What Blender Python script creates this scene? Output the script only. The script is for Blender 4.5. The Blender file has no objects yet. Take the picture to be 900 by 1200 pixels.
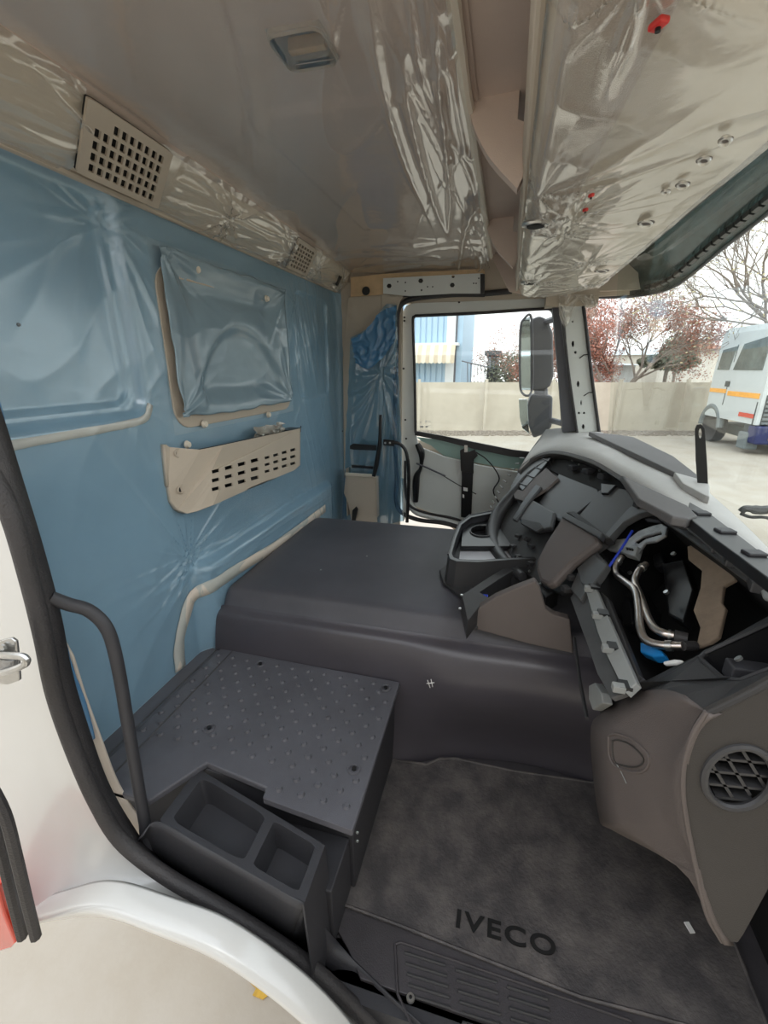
import bpy, bmesh, math, random
from mathutils import Vector, Matrix, noise
from mathutils.geometry import tessellate_polygon
random.seed(7)
S = bpy.context.scene
COL = S.collection
# ------------------------------------------------------------ camera, sky, exposure
FPX = 520.0
PITCH = math.atan(170 / FPX); YAW = math.radians(14.8)
CAM = Vector((0, 0, 1.25))
FW = Vector((-math.sin(YAW) * math.cos(PITCH), math.cos(YAW) * math.cos(PITCH), -math.sin(PITCH)))
RT = Vector((math.cos(YAW), math.sin(YAW), 0)); UP = RT.cross(FW)
cd = bpy.data.cameras.new('camera'); cam = bpy.data.objects.new('camera', cd); COL.objects.link(cam)
cd.sensor_fit = 'HORIZONTAL'; cd.sensor_width = 36; cd.lens = 36 * FPX / 900; cd.clip_start = 0.02; cd.clip_end = 500
cam.matrix_world = Matrix.Translation(CAM) @ Matrix((RT, UP, -FW)).transposed().to_4x4()
S.camera = cam
S.view_settings.view_transform = 'Standard'; S.view_settings.look = 'None'
S.view_settings.gamma = 1; S.view_settings.use_curve_mapping = False
S.view_settings.exposure = 1.3
w = bpy.data.worlds.new('overcast_sky'); S.world = w; w.use_nodes = True
nt = w.node_tree; bg = nt.nodes['Background']
tc = nt.nodes.new('ShaderNodeTexCoord'); sep = nt.nodes.new('ShaderNodeSeparateXYZ'); rmp = nt.nodes.new('ShaderNodeValToRGB')
nt.links.new(tc.outputs['Generated'], sep.inputs[0]); nt.links.new(sep.outputs['Z'], rmp.inputs[0]); nt.links.new(rmp.outputs[0], bg.inputs['Color'])
rmp.color_ramp.elements[0].color = (.93, .93, .92, 1); rmp.color_ramp.elements[1].color = (.86, .92, 1, 1)
bg.inputs['Strength'].default_value = 1.0
sd = bpy.data.lights.new('veiled_sun', 'SUN'); sd.energy = 0.3; sd.angle = math.radians(40); sd.color = (1, .96, .9)
sun = bpy.data.objects.new('veiled_sun', sd); COL.objects.link(sun); sun.rotation_euler = (math.radians(42), 0, math.radians(25))

# ------------------------------------------------------------ helpers
def ray(u, v): return FW + RT * ((u - 450) / FPX) - UP * ((v - 600) / FPX)
def onx(u, v, x): d = ray(u, v); return CAM + d * (x / d.x)
def ony(u, v, y): d = ray(u, v); return CAM + d * (y / d.y)
def onz(u, v, z): d = ray(u, v); return CAM + d * ((z - CAM.z) / d.z)
class Plane:
    def __init__(s, a, b, c):
        s.p = Vector(a); n = (Vector(b) - s.p).cross(Vector(c) - s.p).normalized()
        if n.dot(CAM - s.p) < 0: n = -n
        s.n = n
    def at(s, u, v, off=0):
        d = ray(u, v); q = s.p + s.n * off; return CAM + d * ((q - CAM).dot(s.n) / d.dot(s.n))
    def pts(s, l, off=0): return [s.at(u, v, off) for u, v in l]
def lin(c): c /= 255; return c / 12.92 if c <= .04045 else ((c + .055) / 1.055) ** 2.4
def L3(c): return (lin(c[0]), lin(c[1]), lin(c[2]), 1)
MATS = {}
def mat(name, rgb, rough=.6, metal=0, var=.08, vscale=6, bump=0, bscale=40, coat=0, spec=.5, stretch=None, rgb2=None, lo=.35, hi=.65):
    if name in MATS: return MATS[name]
    m = bpy.data.materials.new(name); m.use_nodes = True; n = m.node_tree.nodes; l = m.node_tree.links; b = n['Principled BSDF']
    b.inputs['Roughness'].default_value = rough; b.inputs['Metallic'].default_value = metal
    b.inputs['Specular IOR Level'].default_value = spec; b.inputs['Coat Weight'].default_value = coat; b.inputs['Coat Roughness'].default_value = .12
    t = n.new('ShaderNodeTexCoord'); mp = n.new('ShaderNodeMapping'); l.new(t.outputs['Object'], mp.inputs[0])
    if stretch: mp.inputs['Scale'].default_value = stretch
    nz = n.new('ShaderNodeTexNoise'); nz.inputs['Scale'].default_value = vscale; nz.inputs['Detail'].default_value = 6; nz.inputs['Roughness'].default_value = .65
    l.new(mp.outputs[0], nz.inputs[0])
    r = n.new('ShaderNodeValToRGB'); c = L3(rgb); l.new(nz.outputs[0], r.inputs[0])
    c2 = L3(rgb2) if rgb2 else [min(1, x * (1 + var)) for x in c[:3]] + [1]
    c1 = c if rgb2 else [x * (1 - var) for x in c[:3]] + [1]
    r.color_ramp.elements[0].color = c1; r.color_ramp.elements[1].color = c2
    r.color_ramp.elements[0].position = lo; r.color_ramp.elements[1].position = hi
    l.new(r.outputs[0], b.inputs['Base Color'])
    if bump:
        n2 = n.new('ShaderNodeTexNoise'); n2.inputs['Scale'].default_value = bscale; n2.inputs['Detail'].default_value = 3; l.new(mp.outputs[0], n2.inputs[0])
        bp = n.new('ShaderNodeBump'); bp.inputs['Strength'].default_value = bump; bp.inputs['Distance'].default_value = .004
        l.new(n2.outputs[0], bp.inputs['Height']); l.new(bp.outputs[0], b.inputs['Normal'])
    MATS[name] = m; return m
def film_mat(name, tint, body, body_rgb, rough=.12, gl=1.0, bump=.3, bscale=14, ior=.06, hi=.6):
    """thin plastic sheet: transparent tint + a little milky body + fresnel gloss"""
    m = bpy.data.materials.new(name); m.use_nodes = True; n = m.node_tree.nodes; l = m.node_tree.links
    n.remove(n['Principled BSDF']); out = n['Material Output']
    tr = n.new('ShaderNodeBsdfTransparent'); tr.inputs[0].default_value = (*tint, 1)
    di = n.new('ShaderNodeBsdfDiffuse'); di.inputs[0].default_value = L3(body_rgb)
    gg = n.new('ShaderNodeBsdfGlossy'); gg.inputs['Roughness'].default_value = rough; gg.inputs[0].default_value = (gl, gl, gl, 1)
    m1 = n.new('ShaderNodeMixShader'); m1.inputs[0].default_value = body; l.new(tr.outputs[0], m1.inputs[1]); l.new(di.outputs[0], m1.inputs[2])
    fr = n.new('ShaderNodeLayerWeight'); fr.inputs[0].default_value = .5
    pw = n.new('ShaderNodeMath'); pw.operation = 'POWER'; pw.inputs[1].default_value = 4.0; l.new(fr.outputs['Facing'], pw.inputs[0])
    mr_ = n.new('ShaderNodeMapRange'); mr_.inputs['To Min'].default_value = ior; mr_.inputs['To Max'].default_value = hi; l.new(pw.outputs[0], mr_.inputs['Value'])
    m2 = n.new('ShaderNodeMixShader'); l.new(mr_.outputs['Result'], m2.inputs[0]); l.new(m1.outputs[0], m2.inputs[1]); l.new(gg.outputs[0], m2.inputs[2])
    if bump:
        t = n.new('ShaderNodeTexCoord'); nz = n.new('ShaderNodeTexNoise'); nz.inputs['Scale'].default_value = bscale; nz.inputs['Detail'].default_value = 4
        l.new(t.outputs['Object'], nz.inputs[0]); bp = n.new('ShaderNodeBump'); bp.inputs['Strength'].default_value = bump; bp.inputs['Distance'].default_value = .01
        l.new(nz.outputs[0], bp.inputs['Height']); l.new(bp.outputs[0], gg.inputs['Normal']); l.new(bp.outputs[0], fr.inputs['Normal']); l.new(bp.outputs[0], di.inputs['Normal'])
    l.new(m2.outputs[0], out.inputs[0]); MATS[name] = m; return m

def wloc(o):
    v = Vector((0, 0, 0))
    while o: v += o.location; o = o.parent
    return v
def tag(o, label=None, cat=None, group=None, kind=None):
    if label: o['label'] = label
    if cat: o['category'] = cat
    if group: o['group'] = group
    if kind: o['kind'] = kind
    return o
class MB:
    def __init__(s): s.v = []; s.f = []
    def add(s, v, f):
        b = len(s.v); s.v += [Vector(p) for p in v]; s.f += [tuple(i + b for i in q) for q in f]; return s
    def box(s, c, d, R=None):
        c = Vector(c); R = R or Matrix.Identity(3)
        v = [c + R @ Vector((x * d[0] / 2, y * d[1] / 2, z * d[2] / 2)) for x in (-1, 1) for y in (-1, 1) for z in (-1, 1)]
        return s.add(v, [(0, 1, 3, 2), (4, 6, 7, 5), (0, 4, 5, 1), (2, 3, 7, 6), (0, 2, 6, 4), (1, 5, 7, 3)])
    def boxb(s, a, b): a = Vector(a); b = Vector(b); return s.box((a + b) / 2, b - a)
    def tube(s, path, r, n=10, cap=True):
        P = [Vector(p) for p in path]; rs = r if isinstance(r, (list, tuple)) else [r] * len(P)
        t0 = (P[1] - P[0]).normalized(); a = t0.orthogonal().normalized(); rings = []
        for i, p in enumerate(P):
            t = (P[min(i + 1, len(P) - 1)] - P[max(i - 1, 0)]).normalized()
            a = (a - t * a.dot(t)).normalized(); b = t.cross(a)
            rings.append([p + (a * math.cos(2 * math.pi * k / n) + b * math.sin(2 * math.pi * k / n)) * rs[i] for k in range(n)])
        v = [q for g in rings for q in g]
        f = [(i * n + k, i * n + (k + 1) % n, (i + 1) * n + (k + 1) % n, (i + 1) * n + k) for i in range(len(P) - 1) for k in range(n)]
        if cap: f += [tuple(range(n - 1, -1, -1)), tuple((len(P) - 1) * n + k for k in range(n))]
        return s.add(v, f)
    def disc(s, c, nrm, r, h, n=20, r2=None):
        nrm = Vector(nrm).normalized(); c = Vector(c); r2 = r if r2 is None else r2
        a = nrm.orthogonal().normalized(); b = nrm.cross(a)
        v = [c + (a * math.cos(2 * math.pi * k / n) + b * math.sin(2 * math.pi * k / n)) * r for k in range(n)] + \
            [c + nrm * h + (a * math.cos(2 * math.pi * k / n) + b * math.sin(2 * math.pi * k / n)) * r2 for k in range(n)]
        return s.add(v, [(k, (k + 1) % n, n + (k + 1) % n, n + k) for k in range(n)] + [tuple(range(n - 1, -1, -1)), tuple(range(n, 2 * n))])
    def ring(s, c, nrm, r, tr, n=28, m=8, sx=1, sy=1, ax=None):
        nrm = Vector(nrm).normalized(); a = (Vector(ax) if ax else nrm.orthogonal()).normalized(); b = nrm.cross(a); c = Vector(c); v = []; f = []
        for k in range(n):
            t = 2 * math.pi * k / n; d = a * math.cos(t) * sx + b * math.sin(t) * sy; dn = d.normalized()
            for j in range(m):
                q = 2 * math.pi * j / m; v.append(c + d * r + (dn * math.cos(q) + nrm * math.sin(q)) * tr)
        for k in range(n):
            for j in range(m): f.append((k * m + j, ((k + 1) % n) * m + j, ((k + 1) % n) * m + (j + 1) % m, k * m + (j + 1) % m))
        return s.add(v, f)
    def poly(s, pts, thick, holes=(), nrm=None):
        """solid plate from a 3D outline (near planar) with holes, thickened away from the viewer side (-nrm)"""
        O = [Vector(p) for p in pts]; H = [[Vector(p) for p in h] for h in holes]
        if nrm is None:
            nn = Vector((0, 0, 0))
            for i in range(len(O)): nn += (O[i]).cross(O[(i + 1) % len(O)])
            nrm = nn.normalized()
            if nrm.dot(CAM - O[0]) < 0: nrm = -nrm
        nrm = Vector(nrm).normalized(); a = nrm.orthogonal().normalized(); b = nrm.cross(a)
        loops = [O] + H; flat = [[Vector((p.dot(a), p.dot(b), 0)) for p in lp] for lp in loops]
        allp = [p for lp in loops for p in lp]; n = len(allp)
        f = [tuple(t) for t in tessellate_polygon(flat)]
        fl = []
        for t in f:
            m = (allp[t[1]] - allp[t[0]]).cross(allp[t[2]] - allp[t[0]])
            fl.append(t if m.dot(nrm) > 0 else t[::-1])
        v = allp + [p - nrm * thick for p in allp]; F = fl + [tuple(i + n for i in t[::-1]) for t in fl]
        o = 0
        for lp in loops:
            k = len(lp)
            for i in range(k): j = (i + 1) % k; F.append((o + i, o + j, n + o + j, n + o + i))
            o += k
        return s.add(v, F)
    def loft(s, lines, closed=False):
        k = len(lines[0]); v = [p for ln in lines for p in ln]
        f = [(i * k + j, i * k + j + 1, (i + 1) * k + j + 1, (i + 1) * k + j) for i in range(len(lines) - 1) for j in range(k - 1)]
        return s.add(v, f)
    def grid(s, fn, nu, nv):
        return s.loft([[fn(i / nu, j / nv) for j in range(nv + 1)] for i in range(nu + 1)])
    def build(s, name, m, parent=None, smooth=False, bevel=0, solid=0, label=None, subd=0):
        me = bpy.data.meshes.new(name)
        if parent is not None: org = wloc(parent)
        else:
            xs = [p.x for p in s.v]; ys = [p.y for p in s.v]; zs = [p.z for p in s.v]
            org = Vector(((min(xs) + max(xs)) / 2, (min(ys) + max(ys)) / 2, min(zs)))
        me.from_pydata([p - org for p in s.v], [], s.f); me.materials.append(m)
        bm = bmesh.new(); bm.from_mesh(me); bmesh.ops.recalc_face_normals(bm, faces=bm.faces); bm.to_mesh(me); bm.free()
        o = bpy.data.objects.new(name, me); COL.objects.link(o)
        if parent is not None: o.parent = parent
        else: o.location = org
        if smooth:
            for p in me.polygons: p.use_smooth = True
            if smooth != 2:
                try: me.set_sharp_from_angle(angle=math.radians(38))
                except Exception: pass
        if solid:
            md = o.modifiers.new('thickness', 'SOLIDIFY'); md.thickness = solid; md.offset = -1
        if bevel:
            md = o.modifiers.new('edge', 'BEVEL'); md.width = bevel; md.segments = 2; md.limit_method = 'ANGLE'; md.angle_limit = math.radians(40); md.harden_normals = False
        if subd:
            md = o.modifiers.new('smooth', 'SUBSURF'); md.levels = subd; md.render_levels = subd
        if label: o['label'] = label
        return o
def thing(name, loc, label, cat, group=None):
    o = bpy.data.objects.new(name, None); COL.objects.link(o); o.location = loc; o.empty_display_size = .05
    return tag(o, label, cat, group)
def struct(o, label=None): o['kind'] = 'structure'; return tag(o, label) if label else o
def smp(pts, n):
    """Catmull-Rom resample to n points"""
    P = [Vector(p) for p in pts]; P = [2 * P[0] - P[1]] + P + [2 * P[-1] - P[-2]]; out = []; m = len(P) - 3
    for i in range(n):
        t = i / (n - 1) * m; k = min(int(t), m - 1); u = t - k; a, b, c, d = P[k:k + 4]
        out.append(.5 * ((2 * b) + (c - a) * u + (2 * a - 5 * b + 4 * c - d) * u * u + (3 * b - a - 3 * c + d) * u ** 3))
    return out
def rrect(x0, x1, y0, y1, r, n=4):
    o = []
    for cx, cy, a0 in ((x1 - r, y1 - r, 0), (x0 + r, y1 - r, 90), (x0 + r, y0 + r, 180), (x1 - r, y0 + r, 270)):
        for k in range(n + 1): a = math.radians(a0 + 90 * k / n); o.append((cx + r * math.cos(a), cy + r * math.sin(a)))
    return o
def sm(x, a, b): t = max(0, min(1, (x - a) / (b - a))); return t * t * (3 - 2 * t)
def sdr(x, y, x0, x1, y0, y1, r):
    qx = abs(x - (x0 + x1) / 2) - (x1 - x0) / 2 + r; qy = abs(y - (y0 + y1) / 2) - (y1 - y0) / 2 + r
    return min(max(qx, qy), 0) + math.hypot(max(qx, 0), max(qy, 0)) - r
def nz(x, y, z=0): return noise.noise(Vector((x, y, z)))
def ridge(x, y, z=0): return (1 - abs(nz(x, y, z)) * 2) ** 3
def radial(dx, dy, k, L, seed=0):
    r = math.hypot(dx, dy) + 1e-6; th = math.atan2(dy, dx)
    a = ridge(math.cos(th) * k, math.sin(th) * k, seed + r * .8); return a * math.exp(-r / L) * min(1, r / .015)

# ------------------------------------------------------------ materials
M_blue = mat('blue_film_over_panel', (148, 174, 190), .34, var=.06, vscale=3, coat=.35, bump=.08, bscale=9)
M_bluedark = mat('dark_blue_film', (78, 130, 172), .3, var=.06, vscale=5, coat=.6)
M_bluewin = mat('blue_film_over_window', (132, 156, 170), .25, var=.06, vscale=3, coat=.5)
M_head = mat('grey_beige_headliner', (210, 192, 180), .8, var=.04, vscale=4, bump=.25, bscale=700)
M_cream = mat('cream_trim_plastic', (228, 219, 203), .5, var=.03, bump=.1, bscale=300)
M_beige = mat('beige_trim_plastic', (192, 180, 164), .6, var=.03, bump=.15, bscale=400)
M_strip = mat('bare_beige_edge', (218, 206, 192), .7, var=.04)
M_head2 = mat('header_cloth', (196, 182, 172), .7, var=.05, bump=.5, bscale=500)
M_white = mat('white_body_paint', (216, 216, 213), .22, var=.01, coat=.8)
M_whitein = mat('white_inner_paint', (216, 219, 216), .35, var=.02, coat=.3)
M_seal = mat('black_rubber_seal', (56, 54, 55), .55, var=.15, bump=.4, bscale=250)
M_blk = mat('black_plastic', (54, 54, 58), .5, var=.1, bump=.2, bscale=500)
M_blk2 = mat('satin_black_metal', (26, 26, 28), .35, var=.1)
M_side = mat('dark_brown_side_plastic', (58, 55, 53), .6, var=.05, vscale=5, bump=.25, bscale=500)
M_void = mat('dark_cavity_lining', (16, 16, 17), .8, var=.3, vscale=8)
M_plat = mat('grey_black_tread_plastic', (90, 90, 96), .42, var=.12, vscale=5, bump=.3, bscale=600)
M_cover = mat('charcoal_cover', (78, 77, 83), .5, var=.16, vscale=2.6, bump=.3, bscale=500)
M_skirt = mat('charcoal_vinyl_skirt', (70, 67, 73), .3, var=.1, vscale=3, bump=.05, bscale=300)
M_mat = mat('dusty_rubber_mat', (70, 67, 68), .6, vscale=13, rgb2=(116, 110, 107), lo=.40, hi=.82, bump=.5, bscale=120)
M_step = mat('dark_step_plastic', (66, 63, 66), .5, var=.15, vscale=8, bump=.2, bscale=400)
M_dtop = mat('grey_dash_top', (186, 184, 181), .6, var=.05, bump=.3, bscale=500)
M_dbrow = mat('dark_grey_dash_brow', (92, 90, 90), .6, var=.08, bump=.3, bscale=500)
M_dash = mat('charcoal_dash_plastic', (52, 51, 52), .55, var=.1, vscale=10, bump=.2, bscale=500)
M_dash2 = mat('smooth_dash_plastic', (60, 60, 62), .45, var=.06, vscale=10, bump=.1, bscale=500)
M_brown = mat('brown_grey_dash_plastic', (98, 90, 87), .6, var=.05, vscale=5, bump=.25, bscale=500)
M_grey = mat('grey_bracket_plastic', (140, 142, 140), .5, var=.08, vscale=12)
M_grey2 = mat('mid_grey_frame_plastic', (78, 78, 78), .5, var=.15, vscale=15)
M_steel = mat('steel_tube', (222, 212, 206), .32, metal=1, var=.15, vscale=20)
M_alu = mat('cast_aluminium', (150, 150, 150), .45, metal=.6, var=.2, vscale=30, bump=.3, bscale=200)
M_zinc = mat('zinc_plated_steel', (190, 190, 188), .3, metal=.9, var=.12, vscale=30)
M_foam = mat('beige_insulation', (146, 128, 110), .85, var=.2, vscale=9, bump=.5, bscale=40)
M_bluep = mat('blue_plastic_hose', (30, 60, 190), .4)
M_cyan = mat('bright_blue_cap', (30, 130, 200), .4)
M_palegrey = mat('pale_grey_tray_mat', (190, 190, 196), .5, var=.02)
M_red = mat('red_plastic', (214, 62, 58), .4, var=.05)
M_redlens = mat('red_lamp_lens', (214, 70, 50), .2, coat=.8)
M_ora = mat('primer_orange_tan', (206, 176, 138), .5, var=.12, vscale=9)
M_doorin = mat('inner_door_grey', (214, 200, 184), .5, var=.05, vscale=5)
M_doorpale = mat('sound_patch_grey', (172, 182, 194), .6, var=.03)
M_teal = mat('door_glass_edge_tint', (150, 178, 170), .3, var=.03)
M_grd = mat('yard_concrete', (182, 174, 162), .9, rgb2=(164, 152, 134), vscale=1.2, bump=.4, bscale=30, lo=.3, hi=.8)
M_gravel = mat('gravel', (150, 140, 128), .9, var=.35, vscale=30)
M_wall = mat('precast_concrete', (200, 192, 176), .9, rgb2=(182, 172, 156), vscale=1.5, bump=.3, bscale=20, lo=.3, hi=.8)
M_bldg = mat('pale_blue_steel_cladding', (170, 196, 216), .6, var=.03)
M_bldw = mat('pale_white_cladding', (222, 226, 228), .6, var=.02)
M_awn = mat('cream_awning_cloth', (232, 222, 200), .8, var=.03)
M_awn2 = mat('sand_awning_stripe', (206, 190, 166), .8, var=.05)
M_twhite = mat('truck_white_paint', (200, 206, 207), .4, var=.02)
M_tglass = mat('truck_window_glass', (98, 110, 108), .12, var=.3, vscale=2, coat=1)
M_torange = mat('orange_stripe_paint', (246, 172, 64), .5)
M_tdark = mat('dark_grey_grille', (62, 68, 70), .6)
M_tgrey = mat('grey_mudguard_plastic', (112, 120, 122), .6, var=.08)
M_tblue = mat('dark_blue_bumper', (36, 44, 92), .4)
M_bark = mat('tree_bark', (142, 130, 120), .9, var=.2)
M_leafr = mat('russet_leaves', (168, 116, 98), .8, var=.3, vscale=8)
M_leafy = mat('yellow_green_leaves', (190, 178, 138), .8, var=.3, vscale=8)
M_leafg = mat('dull_green_hedge', (128, 132, 112), .9, var=.35, vscale=6)
M_roofb = mat('brown_tiled_roof', (182, 132, 106), .9, var=.12)
M_house = mat('pale_render', (214, 208, 198), .9, var=.04)
M_hroof = mat('pale_grey_roof', (200, 204, 206), .8, var=.04)
M_mirror = mat('mirror_glass', (205, 215, 222), .04, metal=1, var=0)
M_mhouse = mat('mirror_housing_grey', (88, 88, 94), .5, var=.06)
M_yleaf = mat('yellow_fallen_leaf', (196, 156, 60), .8, var=.2, vscale=30)
M_paper = mat('white_label', (230, 230, 228), .7, var=0)
M_film = film_mat('clear_protective_film', (.97, .97, .96), .10, (225, 218, 208), .14, 1.0, .25, 10, .20, .65)
M_film2 = film_mat('clear_film_milky', (.97, .96, .94), .30, (236, 228, 214), .16, 1.0, .25, 10, .20, .65)
M_bfilm = film_mat('clear_blue_film', (.58, .80, .95), .30, (110, 160, 200), .14, 1.0, .2, 8, .10, .5)
M_glass = film_mat('window_glass', (.93, .96, .95), 0.0, (200, 210, 205), .02, .9, 0, 1, .03, .35)
M_visor = film_mat('smoked_visor_plastic', (.20, .25, .24), .30, (84, 96, 94), .15, .8, .1, 3, .06, .4)

# ------------------------------------------------------------ CAB SHELL
XR = -.97; YF = 2.60
# rear wall -------------------------------------------------------
def rear_x(y, z):
    x = XR
    x -= .030 * (1 - sm(sdr(y, z, .30, 1.06, 1.125, 1.66, .05), -.012, .012))
    x -= .012 * (1 - sm(sdr(y, z, .30, 1.03, 1.155, 1.66, .05), -.008, .008))
    x -= .020 * (1 - sm(sdr(y, z, 1.22, 1.90, 1.12, 1.50, .05), -.012, .012))
    x -= .010 * (1 - sm(sdr(y, z, 2.06, 2.44, 1.10, 1.58, .04), -.01, .01))
    # step along the foot of the wall
    st = (1 - sm(z, .60, .625)) * sm(y, 1.12, 1.19)
    x += .045 * st * (1 - sm(y, 2.30, 2.4))
    x += .05 * sm(y, 2.50, 2.64) ** 2
    # film folds
    x += .005 * radial(y - 1.02, z - 1.60, 2.6, .22, 3) * (1 - sm(abs(y - .9), .2, .4))
    x += .006 * radial(y - 1.14, z - .60, 3.2, .22, 11)
    x += .0035 * ridge(y * 30 + z * 9, z * 2.2, 5) * sm(y, 1.95, 2.1) * sm(z, 1.15, 1.3)
    x += .004 * ridge(y * 1.5, z * 34, 7) * (1 - sm(abs(z - .60), .03, .10)) * sm(y, 1.2, 1.3)
    x += .002 * ridge(y * 2 + z * 2, z * 5 - y * 4, 9)
    return x
mb = MB(); mb.grid(lambda a, b: Vector((rear_x(.56 + a * 2.12, .26 + b * 1.41), .56 + a * 2.12, .26 + b * 1.41)), 330, 220)
wr = struct(mb.build('wall_rear', M_blue, smooth=2, solid=.03), 'cab rear wall covered in blue film with pressed window recesses')
# bare beige strips where the film stops
def ribbon(name, pts, wid, m, parent, lift=.003, label=None, fx=None):
    P = smp([Vector((0, p[0], p[1])) for p in pts], 40); a = []; b = []
    for i, p in enumerate(P):
        t = (P[min(i + 1, 39)] - P[max(i - 1, 0)]).normalized(); nn = Vector((0, -t.z, t.y)); ww = wid * (1 + .18 * nz(i * .35, 2)) / 2
        for q, lst in ((p + nn * ww, a), (p - nn * ww, b)): lst.append(Vector(((fx(q.y, q.z) if fx else XR) + lift, q.y, q.z)))
    mid = [(u + v) / 2 + Vector((.0004, 0, 0)) for u, v in zip(a, b)]
    return MB().loft([a, mid, b]).build(name, m, parent, smooth=2, solid=.002, label=label)
ribbon('bare_strip', [(.58, 1.095), (.80, 1.10), (.98, 1.105), (1.05, 1.115), (1.075, 1.15)], .020, M_strip, wr, .004)
ribbon('bare_strip', [(1.02, .30), (1.03, .38), (1.07, .46), (1.14, .525), (1.30, .53), (1.6, .505), (1.9, .50), (2.2, .50)], .046, M_strip, wr, .006, fx=rear_x)
# centre recess: beige bezel + film sheet
bez = MB().poly([Vector((XR + .005, a, b)) for a, b in rrect(1.165, 1.955, 1.065, 1.53, .07, 6)], .014,
                [[Vector((XR + .005, a, b)) for a, b in rrect(1.225, 1.895, 1.12, 1.50, .05, 6)]]).build('window_bezel', M_beige, wr, bevel=.004, label='beige moulded rim')
def sheet2(a, b):
    y = 1.175 + a * .745; z = 1.095 + b * .47
    e = min(a, 1 - a, b, 1 - b); x = XR + .016 + .006 * (1 - sm(e, 0, .1))
    x -= .026 * sm(e, .04, .22)
    arch = math.hypot((y - 1.58) / .30, (z - 1.08) / .32); x += .016 * sm(arch, .85, 1.0) * (1 - sm(arch, 1.0, 1.5)) * sm(e, .02, .12)
    for cy, cz, s in ((1.18, 1.10, 1), (1.92, 1.10, 2), (1.18, 1.56, 3), (1.92, 1.55, 4)): x += .016 * radial(y - cy, z - cz, 2.4, .10, s * 7)
    x += .002 * ridge(y * 4, z * 9, 4)
    y += .010 * nz(b * 6, 1) * (1 - sm(min(a, 1 - a), 0, .1)); z += .010 * nz(a * 7, 5) * (1 - sm(min(b, 1 - b), 0, .1)) + .015 * (1 - sm(b, 0, .3)) * abs(a - .5)
    return Vector((x, y, z))
MB().grid(sheet2, 110, 80).build('film_sheet', M_bluewin, wr, smooth=2, solid=.001, label='wrinkled blue film stretched over the window')
for (u, v) in ((230, 316), (312, 350), (239, 497), (314, 486), (219, 521)):
    p = onx(u, v, XR + .012); MB().disc(p, (1, 0, 0), .013, .010, 14, .009).build('film_stud', M_cream, wr, smooth=True)
for (u, v) in ((38, 380), (352, 500), (396, 386), (397, 505), (396, 400)):
    p = onx(u, v, XR); p.x = rear_x(p.y, p.z) + .001; MB().disc(p, (1, 0, 0), .004, .004, 10, .003).build('rivet', M_blk, wr)

def wfilm(a, b):
    y = .58 + a * 1.98; z = .30 + b * 1.34; x = rear_x(y, z) + .005; q = 0
    for cy, cz, am, L, k in ((1.13, .66, .016, .26, 3.4), (1.04, 1.58, .008, .20, 2.2), (2.05, 1.52, .010, .18, 3.0), (1.02, 1.15, .004, .08, 3), (1.9, .64, .006, .10, 3), (1.5, .68, .006, .06, 3)):
        q += am * max(0, radial(y - cy, z - cz, k, L, cy * 31)) ** 1.3
    q += .006 * max(0, ridge(y * 14 + z * 5, z * 1.4, 5)) ** 2 * sm(y, 2.0, 2.1)
    q += .007 * max(0, ridge(y * 1.1, z * 26, 7)) ** 2 * (1 - sm(abs(z - .58), .03, .10)) * sm(y, 1.15, 1.25)
    q += .002 * max(0, ridge(y * 1.1 + z * .8, z * 1.6 - y * 1.2, 9)) ** 3
    return Vector((x + q, y, z))
mb = MB(); mb.grid(wfilm, 420, 300)
mb.f = [f for f in mb.f if not (lambda p: 1.15 < p.y < 1.97 and 1.05 < p.z < 1.58)(mb.v[f[0]])]
tag(mb.build('wall_film', film_mat('thin_blue_wall_film', (.90, .96, .99), .05, (150, 185, 210), .22, 1.0, .1, 6, .07, .32), smooth=2), 'thin creased blue protective film hanging over the cab rear wall', 'plastic film')
# ceiling -----------------------------------------------------------
ZC = 1.765
def cx0(y): return -.815 - .035 * (y - .6)
def ceil_p(a, b):
    y = .45 + b * 2.17; x0 = cx0(y); x = x0 + a * (-.10 - x0)
    z = ZC + .012 * math.sin(math.pi * a) - .02 * (1 - sm(a, 0, .05)) + .014 * sm(sdr(x, y, -.60, .3, 1.08, 2.05, .06), -.012, .0) * 0
    z += -.010 * (1 - sm(sdr(x, y, -.60, -.2, 1.08, 2.02, .08), -.012, .012))
    return Vector((x, y, z))
lampbox = rrect(-.43, -.335, .86, .955, .018, 4)
# build ceiling as grid but skip cells under the lamp cut-out
mb = MB(); NU, NV = 90, 160; mb.grid(ceil_p, NU, NV)
mb.f = [f for f in mb.f if not (lambda c: -.428 < c.x < -.337 and .862 < c.y < .953)(sum((mb.v[i] for i in f), Vector()) / 4)]
cl = struct(mb.build('ceiling', M_head, smooth=2), 'grey beige cab headliner')
mb = MB(); mb.poly([Vector((a, b, 1.770)) for a, b in rrect(-.433, -.332, .857, .958, .020, 5)], .012, [[Vector((a, b, 1.770)) for a, b in lampbox]], nrm=(0, 0, -1))
mb.build('lamp_opening_rim', M_beige, cl)
mb = MB(); bx = [Vector((a, b, 1.765)) for a, b in lampbox]; mb.loft([bx + [bx[0]], [p + Vector((0, 0, .05)) for p in bx + [bx[0]]]]); mb.add([p + Vector((0, 0, .05)) for p in bx], [tuple(range(len(bx)))])
mb.build('lamp_opening_well', M_beige, cl, label='beige well of the empty roof lamp opening'); MB().box((-.385, .93, 1.79), (.07, .015, .02)).build('lamp_bracket', M_ora, cl, bevel=.002)
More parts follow.
